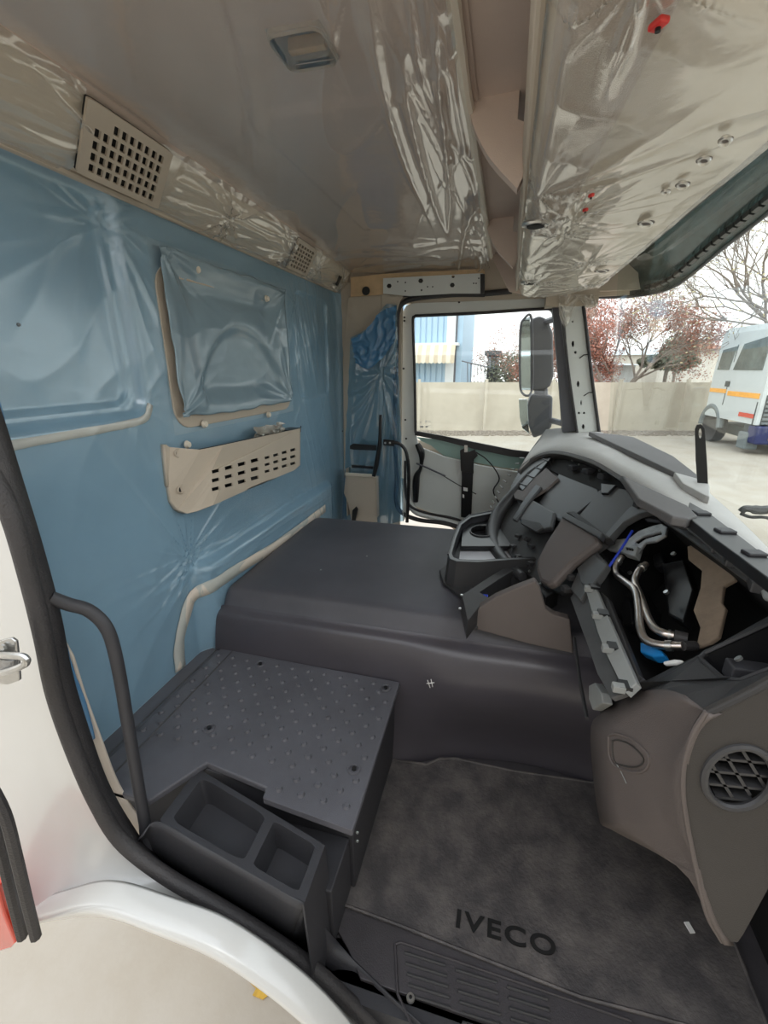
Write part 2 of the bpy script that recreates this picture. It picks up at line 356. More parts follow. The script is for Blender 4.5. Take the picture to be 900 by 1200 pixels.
# film under the ceiling, folded towards the front
def cfilm(a, b):
    y = .45 + b * 2.13; x0 = cx0(y) + .03; x = x0 + a * (-.12 - x0); z = ZC - .016
    z -= .030 * max(0, ridge(x * 15 + .9 * y, y * 1.1, 2)) ** 1.6 * sm(x, -.34, -.24) * (.35 + .65 * sm(y, .9, 1.3)) + .012 * max(0, ridge(x * 40 - 1.5 * y, y * 3, 12)) ** 1.5 * sm(x, -.24, -.18)
    z -= .008 * max(0, ridge(x * 4 - y * 1.5, y * 8, 4)) * sm(y, 2.0, 2.2)
    z -= .004 * max(0, ridge(x * 5 + y * 3, y * .8 - x, 9)) ** 3
    z -= .016 * sm(y, 2.0, 2.6)
    return Vector((x, y, z))
tag(MB().grid(cfilm, 170, 200).build('ceiling_film', M_film, smooth=2), 'clear wrinkled plastic film stretched under the headliner', 'plastic film')
# sloping cream band between ceiling and rear wall
def band(a, b, off=0):
    y = .50 + b * 2.14; p0 = Vector((XR + .012, y, 1.655)); p1 = Vector((cx0(y) + .01, y, ZC - .004)); p = p0.lerp(p1, a)
    bl = Vector((1, 0, -.9)).normalized(); return p + bl * (.018 * math.sin(math.pi * a) + off)
cb = struct(MB().grid(lambda a, b: band(a, b), 10, 80).build('trim_1', M_cream, smooth=2), 'cream cornice band along the top of the rear wall')
MB().tube([Vector((XR + .012, .5 + i * .107, 1.652)) for i in range(21)], .009, 8).build('lower_bead', M_beige, cb, smooth=True)
def bfilm(a, b):
    y = .50 + b * 2.14; p = band(a, b, .006); q = .0
    for cy, ca, s in ((.98, .5, 1), (1.42, .5, 2), (1.86, .45, 3), (2.15, .5, 4), (2.5, .5, 5)): q += .024 * radial((y - cy), (a - ca) * .18, 2.6, .16, s * 5)
    q += .007 * ridge(a * 1.2 + y * 2.2, y * 3 - a * 5, 3)
    q *= sm(min(abs(y - 1.035) - .12, 1), .0, .02) if abs(y - 1.035) < .15 else 1
    return p + Vector((.7, 0, -.7)) * q
# film is cut out round the two vent grilles
mb = MB(); mb.grid(bfilm, 40, 420); mb.f = [f for f in mb.f if not (lambda y, a: .925 < y + .075 * a < 1.145 or 1.91 < y + .075 * a < 2.09)(mb.v[f[0]].y, (mb.v[f[0]].z - 1.655) / .11)]
tag(mb.build('cornice_film', M_film2, smooth=2), 'clear crumpled film wrapped over the cream cornice band', 'plastic film')
def vent(y0, y1, label, nc, nr, a0=.10, a1=.93):
    root = thing('vent_grille', band(.5, ((y0 + y1) / 2 - .5) / 2.14), label, 'vent', 'vent grilles in the cornice band')
    def mp(y, a, off=0): return band(a, (y - .075 * a + .01 - .5) / 2.14, 0.026 + off - .016 * math.sin(math.pi * a) + .008)
    hy = []; holes = []
    for i in range(nc):
        for j in range(nr):
            if (nc > 6) and ((i, j) in ((0, nr - 1), (1, nr - 1))): continue
            ya = y0 + (y1 - y0) * (.10 + .82 * i / nc); yb = ya + (y1 - y0) * .82 / nc * .70
            aa = a0 + (a1 - a0) * (.10 + .82 * j / nr); ab = aa + (a1 - a0) * .82 / nr * .70
            holes.append([mp(p, q) for p, q in rrect(ya, yb, aa, ab, min((yb - ya), (ab - aa)) * .25, 2)])
    out = [mp(p, q) for p, q in rrect(y0, y1, a0, a1, .02, 3)]
    n = Vector((.68, 0, -.73))
    MB().poly(out, .006, holes, nrm=n).build('grille_plate', M_beige, root, bevel=0)
    MB().poly([p - n * .0065 for p in out], .004, nrm=n).build('dark_backing', M_void, root)
    return root
vent(.915, 1.155, 'large perforated beige vent grille, left end of the cornice band', 9, 5)
vent(1.90, 2.10, 'small perforated beige vent grille at the far end of cornice band', 6, 6)
mb = MB(); mb.box(band(.45, .905, .02), (.010, .02, .05), Matrix.Rotation(.5, 3, 'Y')); mb.build('cornice_clip', M_blk2, cb)

# roof skin above everything, floor, firewall
struct(MB().boxb((-1.02, .45, 1.83), (.56, 2.70, 1.86)).build('ceiling_roof_skin', M_white))
struct(MB().boxb((-1.02, .55, -.06), (.70, 2.70, -.004)).build('floor', M_step), 'dark cab floor pan')
struct(MB().boxb((.66, .52, -.05), (.70, 2.62, .72)).build('wall_front', M_void), 'dark cab firewall behind the dashboard')

# far side wall ---------------------------------------------------------
fw_ = MB(); P = lambda l, y: [ony(u, v, y) for u, v in l]
fw_.boxb((-1.02, YF, .0), (-.585, YF + .03, 1.80))
fw_.boxb((-.585, YF, 1.605), (.62, YF + .03, 1.80)); fw_.boxb((-.585, YF, 0), (.62, YF + .03, .25))
fw_.boxb((-.585, YF + .03, 1.585), (.62, YF + .10, 1.80)); fw_.boxb((.16, YF - .06, 1.535), (.40, YF + .03, 1.62))
fs = struct(fw_.build('wall_left', M_beige), 'beige far side wall of the cab around the door')
# pillar trim
pt = thing('pillar_trim', ony(425, 450, YF - .03), 'grey beige upper trim panel on the far rear pillar', 'trim panel')
MB().poly(P([(408, 348), (447, 345), (449, 420), (449, 560), (403, 560), (402, 430), (405, 380)], YF - .02), .02).build('panel', M_beige, pt, bevel=.003)
MB().poly(P([(447, 342), (478, 342), (469, 352), (465, 365), (464, 430), (447, 430)], YF - .03), .015).build('upper_panel', M_beige, pt, bevel=.003)
# header rail with holes
hr = thing('header_rail', ony(500, 335, YF - .03), 'white perforated steel rail above the far door', 'metal rail')
holes = [[ony(u + r * math.cos(t * 1.05), v + r * math.sin(t * 1.05), YF - .045) for t in range(6)] for u, v, r in ((456, 335, 3), (493, 329, 3), (530, 334, 3), (475, 331, 1), (475, 341, 1), (501, 336, 1), (507, 336, 1), (494, 340, 1.2), (555, 332, 1), (558, 332, 1), (531, 324, 2), (466, 330, 1), (561, 326, 1))]
MB().poly(P([(449, 326), (566, 320), (567, 344), (530, 344), (480, 347), (449, 344)], YF - .045), .004, holes).build('rail_plate', M_whitein, hr)
MB().poly(P([(449, 324), (568, 318), (568, 348), (449, 348)], YF - .03), .004).build('rail_backing', M_blk2, hr)
MB().poly(P([(563, 321), (568, 321), (568, 344), (563, 344)], YF - .05), .01).build('end_bracket', M_blk2, hr)
MB().poly(P([(411, 325), (449, 321), (568, 315), (568, 322), (449, 327), (449, 345), (411, 348)], YF - .035), .006).build('tan_plate', M_ora, hr, label='tan primed plate')
MB().disc(ony(429, 341, YF - .04), (0, -1, 0), .022, .004, 16).build('rubber_grommet', M_blk2, hr)
# blue film draped on the pillar
def drape(a, b):
    top = smp([ony(u, v, YF - .05) for u, v in ((412, 396), (432, 385), (450, 360), (460, 357), (466, 358))], 41)
    bot = smp([ony(u, v, YF - .05) for u, v in ((402, 612), (420, 612), (440, 612), (458, 612), (474, 610))], 41)
    k = int(a * 40); p = top[k].lerp(bot[k], b)
    p.x += .03 * math.sin(b * 3) * (1 - a) * 0
    p.y -= .022 * ridge(a * 5 + .6 * b, b * 1.4, 2) * (.3 + b * .7) + .03 * radial((a - .5) * .2, (b - .28) * .5, 2, .18, 3) + .012 * (1 + nz(a * 3, b * 3))
    return p
dr = tag(MB().grid(drape, 40, 120).build('draped_film', M_bfilm, smooth=2), 'blue plastic film hanging in folds over the far rear pillar', 'plastic film')
def drape2(a, b):
    L = smp([ony(u, v, YF - .10) for u, v in ((412, 398), (428, 388), (446, 366), (465, 358))], 31); B_ = smp([ony(u, v, YF - .10) for u, v in ((417, 425), (432, 432), (448, 420), (463, 400))], 31)
    k = int(a * 30); p = L[k].lerp(B_[k], b); p.y -= .02 * ridge(a * 5, b * 4, 6); return p
MB().grid(drape2, 30, 20).build('gathered_fold', M_bluedark, dr, smooth=2, label='darker bunched fold of film')
# door pocket box
bxp = thing('belt_cover_box', ony(423, 610, YF - .1), 'open beige plastic box at the foot of the far pillar', 'box')
q = [ony(u, v, YF - .12) for u, v in ((405, 557), (441, 557), (442, 612), (412, 612), (408, 590), (403, 578))]
mb = MB(); mb.poly(q, .006); mb.boxb((q[0].x, YF - .12, q[0].z - .26), (q[0].x + .006, YF - .03, q[0].z + .04)); mb.boxb((q[1].x - .006, YF - .12, q[0].z - .26), (q[1].x, YF - .03, q[0].z)); mb.build('shell', M_beige, bxp, bevel=.002)
MB().boxb((q[0].x, YF - .13, q[0].z), (q[1].x, YF - .115, q[0].z + .018)).build('rim', M_cream, bxp, bevel=.003)
MB().boxb((q[0].x + .006, YF - .11, q[0].z - .12), (q[1].x - .006, YF - .04, q[0].z - .11)).build('inner_floor', M_beige, bxp)
bm_ = thing('belt_mount', ony(430, 525, YF - .14), 'black steel belt mounting bar across the blue pillar film', 'bracket')
MB().tube([ony(446, 486, YF - .16), ony(445, 520, YF - .16), ony(441, 545, YF - .16), ony(438, 558, YF - .16)], [.008, .012, .014, .012], 8).build('strap_guide', M_blk2, bm_, smooth=True)
MB().poly(P([(410, 522), (414, 520), (441, 522), (441, 528), (414, 527), (410, 526)], YF - .15), .012).build('bar', M_blk2, bm_)
MB().poly(P([(412, 545), (440, 547), (440, 550), (412, 548)], YF - .15), .012).build('lower_bar', M_blk2, bm_)
MB().poly(P([(413, 598), (417, 594), (419, 597), (416, 612), (412, 612)], YF - .16), .012).build('anchor_tab', M_blk2, bm_)
gh = thing('far_grab_handle', ony(478, 610, YF - .16), 'slim black grab handle beside the far door opening', 'grab handle')
MB().tube(smp([ony(u, v, YF - .16) for u, v in ((450, 518), (464, 519), (472, 523), (477, 534), (479, 560), (477, 612))], 22), .010, 8).build('bar', M_blk2, gh, smooth=True)
MB().poly(P([(449, 515), (462, 516), (462, 523), (449, 522)], YF - .165), .01).build('mounting_plate', M_blk2, gh, bevel=.002)
for u in (451.5, 457): MB().disc(ony(u, 519, YF - .176), (0, -1, 0), .006, .003, 10).build('bolt', M_zinc, gh)

# far door ----------------------------------------------------------------
YD = YF + .045
dr_ = struct(MB().poly(P([(472, 612), (469, 560), (468, 480), (469, 400), (470, 368), (476, 358), (490, 353), (560, 350), (660, 348), (668, 400), (676, 450), (690, 520), (700, 640), (620, 640), (560, 625), (520, 606), (492, 596), (484, 592)], YD), .02,
    [P([(485, 372), (489, 370), (560, 367), (642, 363), (648, 367), (652, 400), (656, 450), (661, 520), (660, 556), (640, 556), (600, 552), (560, 545), (520, 535), (490, 523), (488, 510), (486, 440)], YD)]).build('door_1', M_whitein, bevel=.004), 'white steel door frame with window, far side of the cab')
mb = MB(); mb.tube(smp([ony(u, v, YD - .01) for u, v in ((487, 507), (486, 440), (484, 380), (486, 371), (494, 370), (560, 367), (641, 362), (648, 366), (651, 395), (656, 450), (661, 520))], 60), .008, 8)
mb.build('window_seal', M_seal, dr_, smooth=True)
MB().poly(P([(486, 505), (520, 511), (560, 519), (600, 527), (640, 532), (668, 530), (668, 538), (640, 540), (598, 535), (555, 526), (520, 517), (486, 510)], YD - .012), .012).build('waist_seal', M_seal, dr_)
MB().poly(P([(486, 372), (650, 364), (668, 520), (655, 538), (620, 532), (487, 508)], YD + .012), .004).build('window_pane', M_glass, dr_)
for u, v in ((538, 354), (474, 372), (474, 376), (473, 432), (475, 492), (476, 514)): MB().disc(ony(u, v, YD - .001), (0, -1, 0), .006, .003, 10).build('screw_hole', M_blk2, dr_)
mk = MB()
for u, v, a, b in ((493, 495, 2.2, .6), (499, 494, 1, 3), (503, 494, 4, .5), (503, 499, 4, .5), (494, 500, 4, 2), (500, 500, 3, 2)): mk.box(ony(u, v, YD + .006), (a * .005, .001, b * .005))
mk.build('glass_stamp', M_paper, dr_)
dp = MB().poly(P([(486, 515), (530, 524), (600, 545), (690, 560), (700, 660), (560, 640), (520, 612), (492, 600), (480, 590)], YD + .05), .01).build('inner_door_panel', M_doorin, dr_, label='bare cream grey inner door skin')
MB().poly(P([(488, 512), (520, 516), (600, 532), (660, 542), (640, 552), (590, 548), (545, 540), (520, 534), (505, 522), (494, 517)], YD + .035), .004).build('lowered_glass_edge', M_teal, dr_, label='pale green lower edge of the door glass')
MB().poly(P([(500, 560), (600, 580), (600, 604), (560, 598), (500, 581)], YD + .046), .004).build('sound_patch', M_doorpale, dr_, bevel=.001)
MB().poly(P([(530, 590), (600, 606), (600, 640), (530, 602)], YD + .044), .004).build('sound_patch', M_doorpale, dr_)
MB().poly(P([(486, 546), (600, 566), (610, 563), (610, 556), (486, 537)], YD + .044), .010).build('door_pressing', M_doorin, dr_, bevel=.004)
for u, v, r in ((511, 535, .012), (519, 537, .012), (499, 531, .006), (470 + 34, 520 + 12, .004)): MB().disc(ony(u, v, YD + .044), (0, -1, 0), r, .004, 10).build('access_hole', M_void, dr_)
MB().poly(P([(516, 533), (523, 534), (523, 538), (516, 537)], YD + .04), .003).build('rust_mark', M_foam, dr_)
rg = MB(); rg.poly(P([(540, 530), (556, 532), (554, 560), (552, 608), (540, 606), (541, 560)], YD - .02), .02); rg.build('window_regulator', M_blk2, dr_, bevel=.003)
MB().poly(P([(539, 528), (545, 525), (549, 530), (556, 527), (560, 534), (554, 540), (555, 555), (540, 552)], YD - .035), .02).build('regulator_head', M_blk2, dr_, bevel=.003)
MB().poly(P([(544, 522), (548, 522), (548, 530), (544, 530)], YD - .04), .01).build('regulator_pin', M_zinc, dr_)
MB().poly(P([(543, 571), (548, 572), (548, 576), (543, 575)], YD - .042), .002).build('white_tag', M_paper, dr_)
MB().poly(P([(542, 579), (544, 580), (544, 584), (542, 583)], YD - .042), .002).build('white_tag', M_paper, dr_)
MB().tube(smp([ony(u, v, YD - .03) for u, v in ((488, 543), (510, 552), (535, 567), (558, 579))], 14), .003, 6).build('lock_rod', M_blk2, dr_)
MB().tube([ony(u, v, YD - .035) for u, v in ((488, 543), (500, 548), (522, 558))], .006, 6).build('rod_sleeve', M_mhouse, dr_)
MB().tube(smp([ony(u, v, YD - .03) for u, v in ((558, 530), (570, 538), (580, 550), (585, 562), (578, 575), (585, 590))], 20), .004, 6).build('cable', M_blk2, dr_)
MB().tube(smp([ony(u, v, YD - .02) for u, v in ((489, 520), (494, 532), (493, 548), (488, 560), (487, 588))], 20), [.016 + .006 * math.sin(i * .5) for i in range(20)], 8).build('latch_body', M_blk2, dr_, smooth=True)
# lower opening edge: white sill + black seals
MB().tube(smp([ony(u, v, YF + .02) for u, v in ((474, 560), (478, 585), (488, 600), (510, 606), (535, 613), (560, 622), (590, 640))], 24), .022, 8).build('lower_door_rim', M_whitein, dr_, smooth=True)
ds = tag(MB().tube(smp([ony(u, v, YF - .01) for u, v in ((600, 341), (566, 344), (530, 345), (490, 349), (474, 354), (466, 366), (465, 400), (463, 480), (463, 520), (465, 560), (464, 585), (470, 600), (490, 609), (520, 613), (545, 621), (575, 640))], 90), .014, 8).build('door_seal', M_seal, smooth=True), 'black rubber seal around the far door opening', 'door seal')
MB().tube(smp([ony(u, v, YF + .0) for u, v in ((475, 540), (475, 570), (480, 592), (500, 601), (530, 607), (550, 614))], 24), .009, 6).build('inner_seal', M_seal, ds, smooth=True)
# far A pillar
ap = struct(MB().poly(P([(661, 356), (681, 356), (690, 420), (702, 512), (677, 512), (669, 450), (664, 400)], YF - .03), .02,
    [[ony(u + rx * math.cos(t * 1.05), v + ry * math.sin(t * 1.05), YF - .03) for t in range(6)] for u, v, rx, ry in ((671, 377, 1.3, 1.3), (671.5, 403, 1.8, 3.8), (674.5, 413, 1.8, 1.8), (677.5, 450, 1.8, 3.8), (678.5, 484, 1.5, 1.5), (684.5, 484, 1.5, 1.5), (683.5, 500, 1.8, 3.2), (681, 472, 1, 3))]).build('trim_2', M_whitein, bevel=.002), 'white perforated steel windscreen pillar, far corner')
MB().poly(P([(660, 356), (682, 356), (691, 420), (703, 515), (678, 515)], YF + .01), .01).build('pillar_core', M_blk2, ap)
MB().tube([ony(u, v, YF - .04) for u, v in ((683, 350), (687, 385), (694, 445), (703, 512))], .008, 8).build('glass_gasket', M_seal, ap, smooth=True)
MB().poly(P([(647, 358), (658, 358), (663, 405), (669, 450), (679, 512), (660, 512), (655, 450), (651, 400)], YF - .01), .03).build('door_edge_trim', M_mhouse, ap, bevel=.003)
MB().tube([ony(u, v, YF - .045) for u, v in ((657, 358), (662, 402), (668, 450), (677, 512))], .007, 8).build('door_gasket', M_seal, ap, smooth=True)
for pts in (((679, 420), (684, 416), (691, 415)), ((684, 464), (690, 460), (696, 460))): MB().tube([ony(u, v, YF - .05) for u, v in pts], .003, 6).build('wire_clip', M_blk2, ap)

# ------------------------------------------------------------ HEADER CONSOLE over the windscreen
hd = thing('header_console', Vector((.2, 1.5, 1.6)), 'cream overhead console wrapped in clear film above the windscreen', 'overhead console')
def hx0(y): return .004 + .006 * y
def hund(a, b, off=0):
    y = .30 + b * 2.16; x1 = .385 - .008 * y; x = hx0(y) + a * (x1 - hx0(y)); t = a
    z = 1.575 - .010 * math.sin(math.pi * min(1, t * 1.1)) + .02 * t * t
    z += .035 * (1 - sm(a, 0, .10)) ** 2 + .055 * sm(b, .955, 1.0) ** 2
    return Vector((x, y, z - off))
MB().grid(lambda a, b: hund(a, b), 60, 90).build('underside', M_cream, hd, smooth=2, solid=.01)
def hpanel(a, b):
    y = .32 + b * 1.05; x = hx0(y) + .012 + a * (.115 - .045 * b); al = (x - hx0(y)) / (.385 - .008 * y - hx0(y)); return hund(al, (y - .30) / 2.16, .004)
MB().grid(hpanel, 12, 40).build('textured_panel', M_head2, hd, smooth=2, solid=.003, label='pinkish grey textured panel near the lip')
def hfilm(a, b):
    p = hund(a, b, .007); y = p.y; x = p.x; q = 0
    for (px, py, am, L) in ((.087, .52, .022, .10), (.11, 1.16, .014, .08), (.105, 1.32, .014, .07), (.07, 1.95, .02, .13), (.22, 1.7, .012, .12), (.30, 2.2, .02, .14), (.03, 1.05, .016, .14)): q += am * radial(x - px, y - py, 2.8, L, px * 90)
    q += .007 * ridge(x * 24 + y * 4, y * 2.2, 3) * sm(y, .8, 1.1) * (1 - sm(x, .08, .14)) + .003 * ridge(x * 6, y * 6, 7)
    return p - Vector((0, 0, q))
MB().grid(hfilm, 120, 300).build('film_wrap', M_film2, hd, smooth=2, label='clear crinkled film')
# windscreen-side black edge, rolled lip
MB().tube([hund(1, b, .0) + Vector((.004, 0, 0)) for b in [i / 30 for i in range(31)]], .006, 8).build('front_edge_gasket', M_seal, hd, smooth=True)
MB().loft([[hund(1, i / 30) + Vector((.005, 0, 0)) for i in range(31)], [hund(1, i / 30) + Vector((.10, 0, .12)) for i in range(31)]]).build('front_return', M_seal, hd, solid=.006)
lip = [Vector((hx0(y) - .004, y, 1.604)) for y in [.3 + i * .108 for i in range(21)]]
MB().tube(lip, .006, 8).build('lip_bead', M_beige, hd, smooth=True)
MB().loft([[Vector((p.x - .001, p.y, 1.600)) for p in lip], [Vector((p.x - .012, p.y, 1.665)) for p in lip]]).build('lip_face', M_beige, hd, solid=.006)
MB().loft([[Vector((p.x - .0, p.y, 1.66)) for p in lip], [Vector((p.x + .22, p.y, 1.665)) for p in lip]]).build('shelf_floor', M_head, hd, solid=.006)
MB().loft([[Vector((-.125, p.y, ZC + .004)) for p in lip], [Vector((.02, p.y, ZC + .01)) for p in lip], [Vector((.22, p.y, 1.75)) for p in lip], [Vector((.22, p.y, 1.66)) for p in lip]]).build('shelf_lining', M_head, hd, smooth=True)
def arm(y, r):
    P_ = smp([(-.125, y, 1.772), (-.105, y, 1.72), (-.07, y, 1.665), (-.01, y, 1.606)], 16)
    mb = MB(); up_ = [Vector((.06, y, 1.775))] * 16
    for dy in (-r, r): mb.loft([[p + Vector((0, dy, 0)) for p in P_], [Vector((max(p.x + .05, -.02), y + dy, 1.775 - (1.772 - p.z) * .45)) for p in P_]])
    mb.loft([[p + Vector((0, -r, 0)) for p in P_], [p + Vector((0, r, 0)) for p in P_]])
    return mb
for y in (1.15, 1.95): arm(y, .018).build('divider_arm', M_head, hd, smooth=True)
MB().tube([Vector((-.118, .45 + i * .1, 1.752 + .004 * math.sin(i * 1.9))) for i in range(21)], .011, 8).build('rear_edge_roll', M_cream, hd, smooth=True)
for u, v in ((628, 262), (620, 331)):
    p = onz(u, v, 1.556); m2 = MB(); m2.ring(p, (0, 0, -1), .022, .006, 24, 8, 1.15, .75, (1, 0, 0)); m2.build('eyelet_rim', M_zinc, hd, smooth=True)
    MB().disc(p + Vector((0, 0, -.004)), (0, 0, -1), .019, .003, 20).build('eyelet_hole', M_void, hd)
for u, v, r in ((772, 28, .0075), (693, 229, .005), (686, 246, .005)):
    p = onz(u, v, 1.552); mb = MB(); mb.box(p, (r * 1.5, r * 2.2, .006), Matrix.Rotation(.5, 3, 'Z')); mb.build('red_clip', M_red, hd, bevel=.002, label='small red clip'); MB().disc(p + Vector((0, 0, -.003)), (0, 0, -1), r * .35, .003, 10).build('clip_hole', M_blk2, hd)
for u, v, r in ((825, 188, .014), (800, 217, .015), (757, 262, .022), (850, 165, .012), (705, 318, .03), (780, 225, .01)):
    p = onz(u, v, 1.562); MB().ring(p, (0, 0, -1), r, .003, 18, 6, 1.2, .5, (.4, .9, 0)).build('film_gather', M_film2, hd, smooth=True); MB().disc(p + Vector((0, 0, .002)), (0, 0, -1), r * .8, .002, 14).build('small_recess', M_brown, hd)
MB().grid(lambda a, b: ony(655 + a * 45, 345 + b * 40 * (1 - a * .3) * (.6 + .4 * math.sin(a * 9)), YF - .06 - .03 * ridge(a * 6, b * 3, 3)), 24, 16).build('loose_film_end', M_film2, hd, smooth=2)
MB().poly([Vector((-.13, 2.47, 1.78)), Vector((-.02, 2.47, 1.60)), Vector((.10, 2.47, 1.57)), Vector((.38, 2.47, 1.60)), Vector((.40, 2.47, 1.78))], .01, nrm=(0, -1, 0)).build('end_cheek', M_head, hd)

# ------------------------------------------------------------ WINDSCREEN + outer visor
ws = MB().grid(lambda a, b: Vector((.60 - .07 * b - .05 * sm(a, .8, 1), .52 + a * 2.06, .86 + b * .84)), 30, 12)
struct(ws.build('window_1', M_glass, smooth=2, solid=.005), 'cab windscreen glass')
vs = thing('sun_visor', Vector((.6, 1.7, 1.6)), 'smoked outer sun visor above the windscreen', 'sun visor')
lo = smp([ony(698, 349, 2.66), ony(745, 347, 2.62), ony(790, 336, 2.45), ony(845, 293, 1.98), ony(900, 250, 1.62), ony(990, 178, 1.25)], 30)
hi_ = [Vector((.50, p.y * 1.0, 1.72 + .02)) for p in lo]
MB().loft([lo, [l.lerp(h, .5) + Vector((.02, 0, .02)) for l, h in zip(lo, hi_)], hi_]).build('visor_sheet', M_visor, vs, smooth=2, solid=.004)
MB().tube(lo, .006, 8).build('visor_edge', M_mhouse, vs, smooth=True)
rb = [p.lerp(h, .16) + Vector((-.006, 0, 0)) for p, h in zip(lo, hi_)]
for i in range(8, 26): 
    a, b = rb[i], rb[i + 1]; mb = MB(); mb.tube([a.lerp(b, .12), a.lerp(b, .88)], .012, 6); mb.build('visor_rib', M_blk2, vs)

# ------------------------------------------------------------ FLOOR LEVEL THINGS
# engine cover
ec = thing('engine_cover', Vector((-.3, 1.7, 0)), 'large charcoal engine cover filling the middle of the cab floor', 'engine cover')
prof = [(2.10, .30), (2.09, .46), (2.075, .49), (2.05, .50), (1.9, .503), (1.6, .503), (1.30, .501), (1.262, .499), (1.248, .492), (1.235, .470), (1.222, .448), (1.212, .436), (1.206, .430)]
def crow(x, pr, bul=0):
    return [Vector((x, y, z + .004 * math.sin(y * 3) * 1)) for y, z in pr]
def xend(x): return 0
xs = [-.925, -.915, -.89, -.7, -.5, -.3, -.1, .1, .3, .62]
rows = []
for i, x in enumerate(xs):
    dz = -.03 if i == 0 else 0; rows.append([p + Vector((0, 0, dz)) for p in crow(x, prof)])
MB().loft(rows).build('top_panel', M_cover, ec, smooth=2, subd=1)
prof2 = [(1.215, .442), (1.206, .432), (1.190, .424), (1.180, .412), (1.172, .39), (1.150, .30), (1.135, .18), (1.12, .06), (1.10, .0)]
rows = []
for i in range(33):
    x = -.925 + i * 1.56 / 32; g = sm(x, -.30, -.05)
    rows.append([Vector((x, y + g * (.10 * (1 - sm(z, .06, .30)) - .02 * sm(z, .2, .33) * (1 - sm(z, .36, .44))) + (.02 * math.sin(x * 9) * g * (1 - z / .44)), z)) for y, z in prof2])
MB().loft(rows).build('front_skirt', M_skirt, ec, smooth=2, subd=1, label='smooth vinyl skirt dropping to the floor')
for u, v in ((245, 690), (376, 668), (430, 652)): MB().disc(onz(u, v, .506), (0, 0, 1), .004, .002, 8).build('chip_mark', M_grey, ec)
mb = MB()
for a, b in (((501, 797), (504, 806)), ((505, 796), (507, 805)), ((500, 801), (509, 800))): mb.tube([ony(*a, 1.13), ony(*b, 1.13)], .0012, 5)
mb.build('chalk_scratch', M_paper, ec)
# platform
pf = thing('step_platform', Vector((-.6, .9, 0)), 'raised grey platform with round anti-slip studs behind the footwell', 'platform')
def zp(l, z): return [onz(u, v, z) for u, v in l]
main = [Vector((-.905, .60, .3)), Vector((-.905, 1.155, .3)), Vector((-.25, 1.145, .3)), Vector((-.243, .655, .3)), Vector((-.47, .675, .3)), Vector((-.475, .70, .3)), Vector((-.655, .725, .3)), Vector((-.72, .60, .3))]
MB().poly(main, .018, nrm=(0, 0, 1)).build('stud_plate', M_plat, pf, bevel=.004, label='bolted lid with stud pattern')
MB().boxb((-1.0, .58, .26), (-.905, 1.16, .292)).build('side_plate', M_plat, pf, bevel=.002)
MB().boxb((-.96, .72, .0), (-.265, 1.14, .282)).build('riser', M_blk, pf, bevel=.004)
MB().boxb((-.70, .60, .0), (-.275, .72, .18)).build('riser_foot', M_blk, pf, bevel=.004)
mb = MB()
for x in (-.915, -.855): mb.boxb((x - .002, .60, .300), (x + .002, 1.15, .3022))
mb.build('score_line', M_grey2, pf)
bolts = [(245, 853), (305, 778), (452, 806), (415, 901)]
bp_ = [onz(u, v, .302) for u, v in bolts]
mb = MB(); c = 0
for j in range(15):
    for i in range(24):
        x = -.89 + i * .056 + (.028 if j % 2 else 0); y = .635 + j * .0345
        if x > -.265 or y > 1.13 or (y < .745 and x < -.45) or (y < .69): continue
        if x < -.70 and y < .745: continue
        if min((Vector((x, y, .302)) - b).length for b in bp_) < .026: continue
        mb.disc((x, y, .2995), (0, 0, 1), .0092, .0062, 14, .0056)
tag(mb.build('anti_slip_studs', M_plat, pf, smooth=True), kind='stuff')
for b in bp_:
    o = MB().ring(b, (0, 0, 1), .014, .003, 20, 6).build('bolt_recess', M_plat, pf, smooth=True); MB().disc(b + Vector((0, 0, -.001)), (0, 0, 1), .0065, .004, 6).build('bolt', M_blk2, o)
for v in (0, 1): MB().disc(ony(419, 975 + v * 10, .652), (0, -1, 0), .003, .003, 8).build('side_screw', M_zinc, pf)
# storage tray
tr = thing('storage_tray', Vector((-.48, .6, .1)), 'black moulded twin-compartment tray between platform and door sill', 'tray')
A, B, C, D = onz(232, 900, .285), onz(186, 962, .285), onz(356, 1060, .285), onz(381, 990, .285)
def tm(a, b, z=.285): p = (A.lerp(D, a)).lerp(B.lerp(C, a), b); return Vector((p.x, p.y, z))
h1 = rrect(.07, .60, .10, .90, .08, 5); h2 = rrect(.66, .95, .10, .88, .05, 5)
MB().poly([tm(a, b) for a, b in rrect(0, 1, 0, 1, .04, 4)], .006, [[tm(a, b) for a, b in h1], [tm(a, b) for a, b in h2]], nrm=(0, 0, 1)).build('rim', M_blk, tr, bevel=.002)
for h, dz in ((h1, .225), (h2, .220)):
    cx = sum(p[0] for p in h) / len(h); cy = sum(p[1] for p in h) / len(h)
    lo_ = [tm(cx + (a - cx) * .84, cy + (b - cy) * .84, dz) for a, b in h]; top = [tm(a, b) for a, b in h]
    mb = MB(); mb.loft([top + [top[0]], lo_ + [lo_[0]]]); mb.add(lo_, [tuple(range(len(lo_)))]); mb.build('compartment', M_blk, tr, smooth=True)
mb = MB(); C2, D2 = C.copy(), D.copy(); C2.z = D2.z = .004; mb.add([C, D, D2 + Vector((.012, 0, 0)), C2 + Vector((.012, 0, 0))], [(0, 1, 2, 3)]); mb.build('end_wall', M_blk, tr, solid=.004)
def dense(l, n):
    out = []; L = [Vector(p) for p in l]; m = len(L) - 1
    for i in range(n): t = i / (n - 1) * m; k = min(int(t), m - 1); out.append(L[k].lerp(L[k + 1], t - k))
    return out
A_ = smp([onz(168, 980, .27), onz(186, 963, .285), onz(240, 994, .285), onz(300, 1028, .285), C], 30)
B_ = smp([ony(u, v, .56) for u, v in ((152, 998), (176, 1014), (229, 1046), (284, 1079), (338, 1113))], 30)
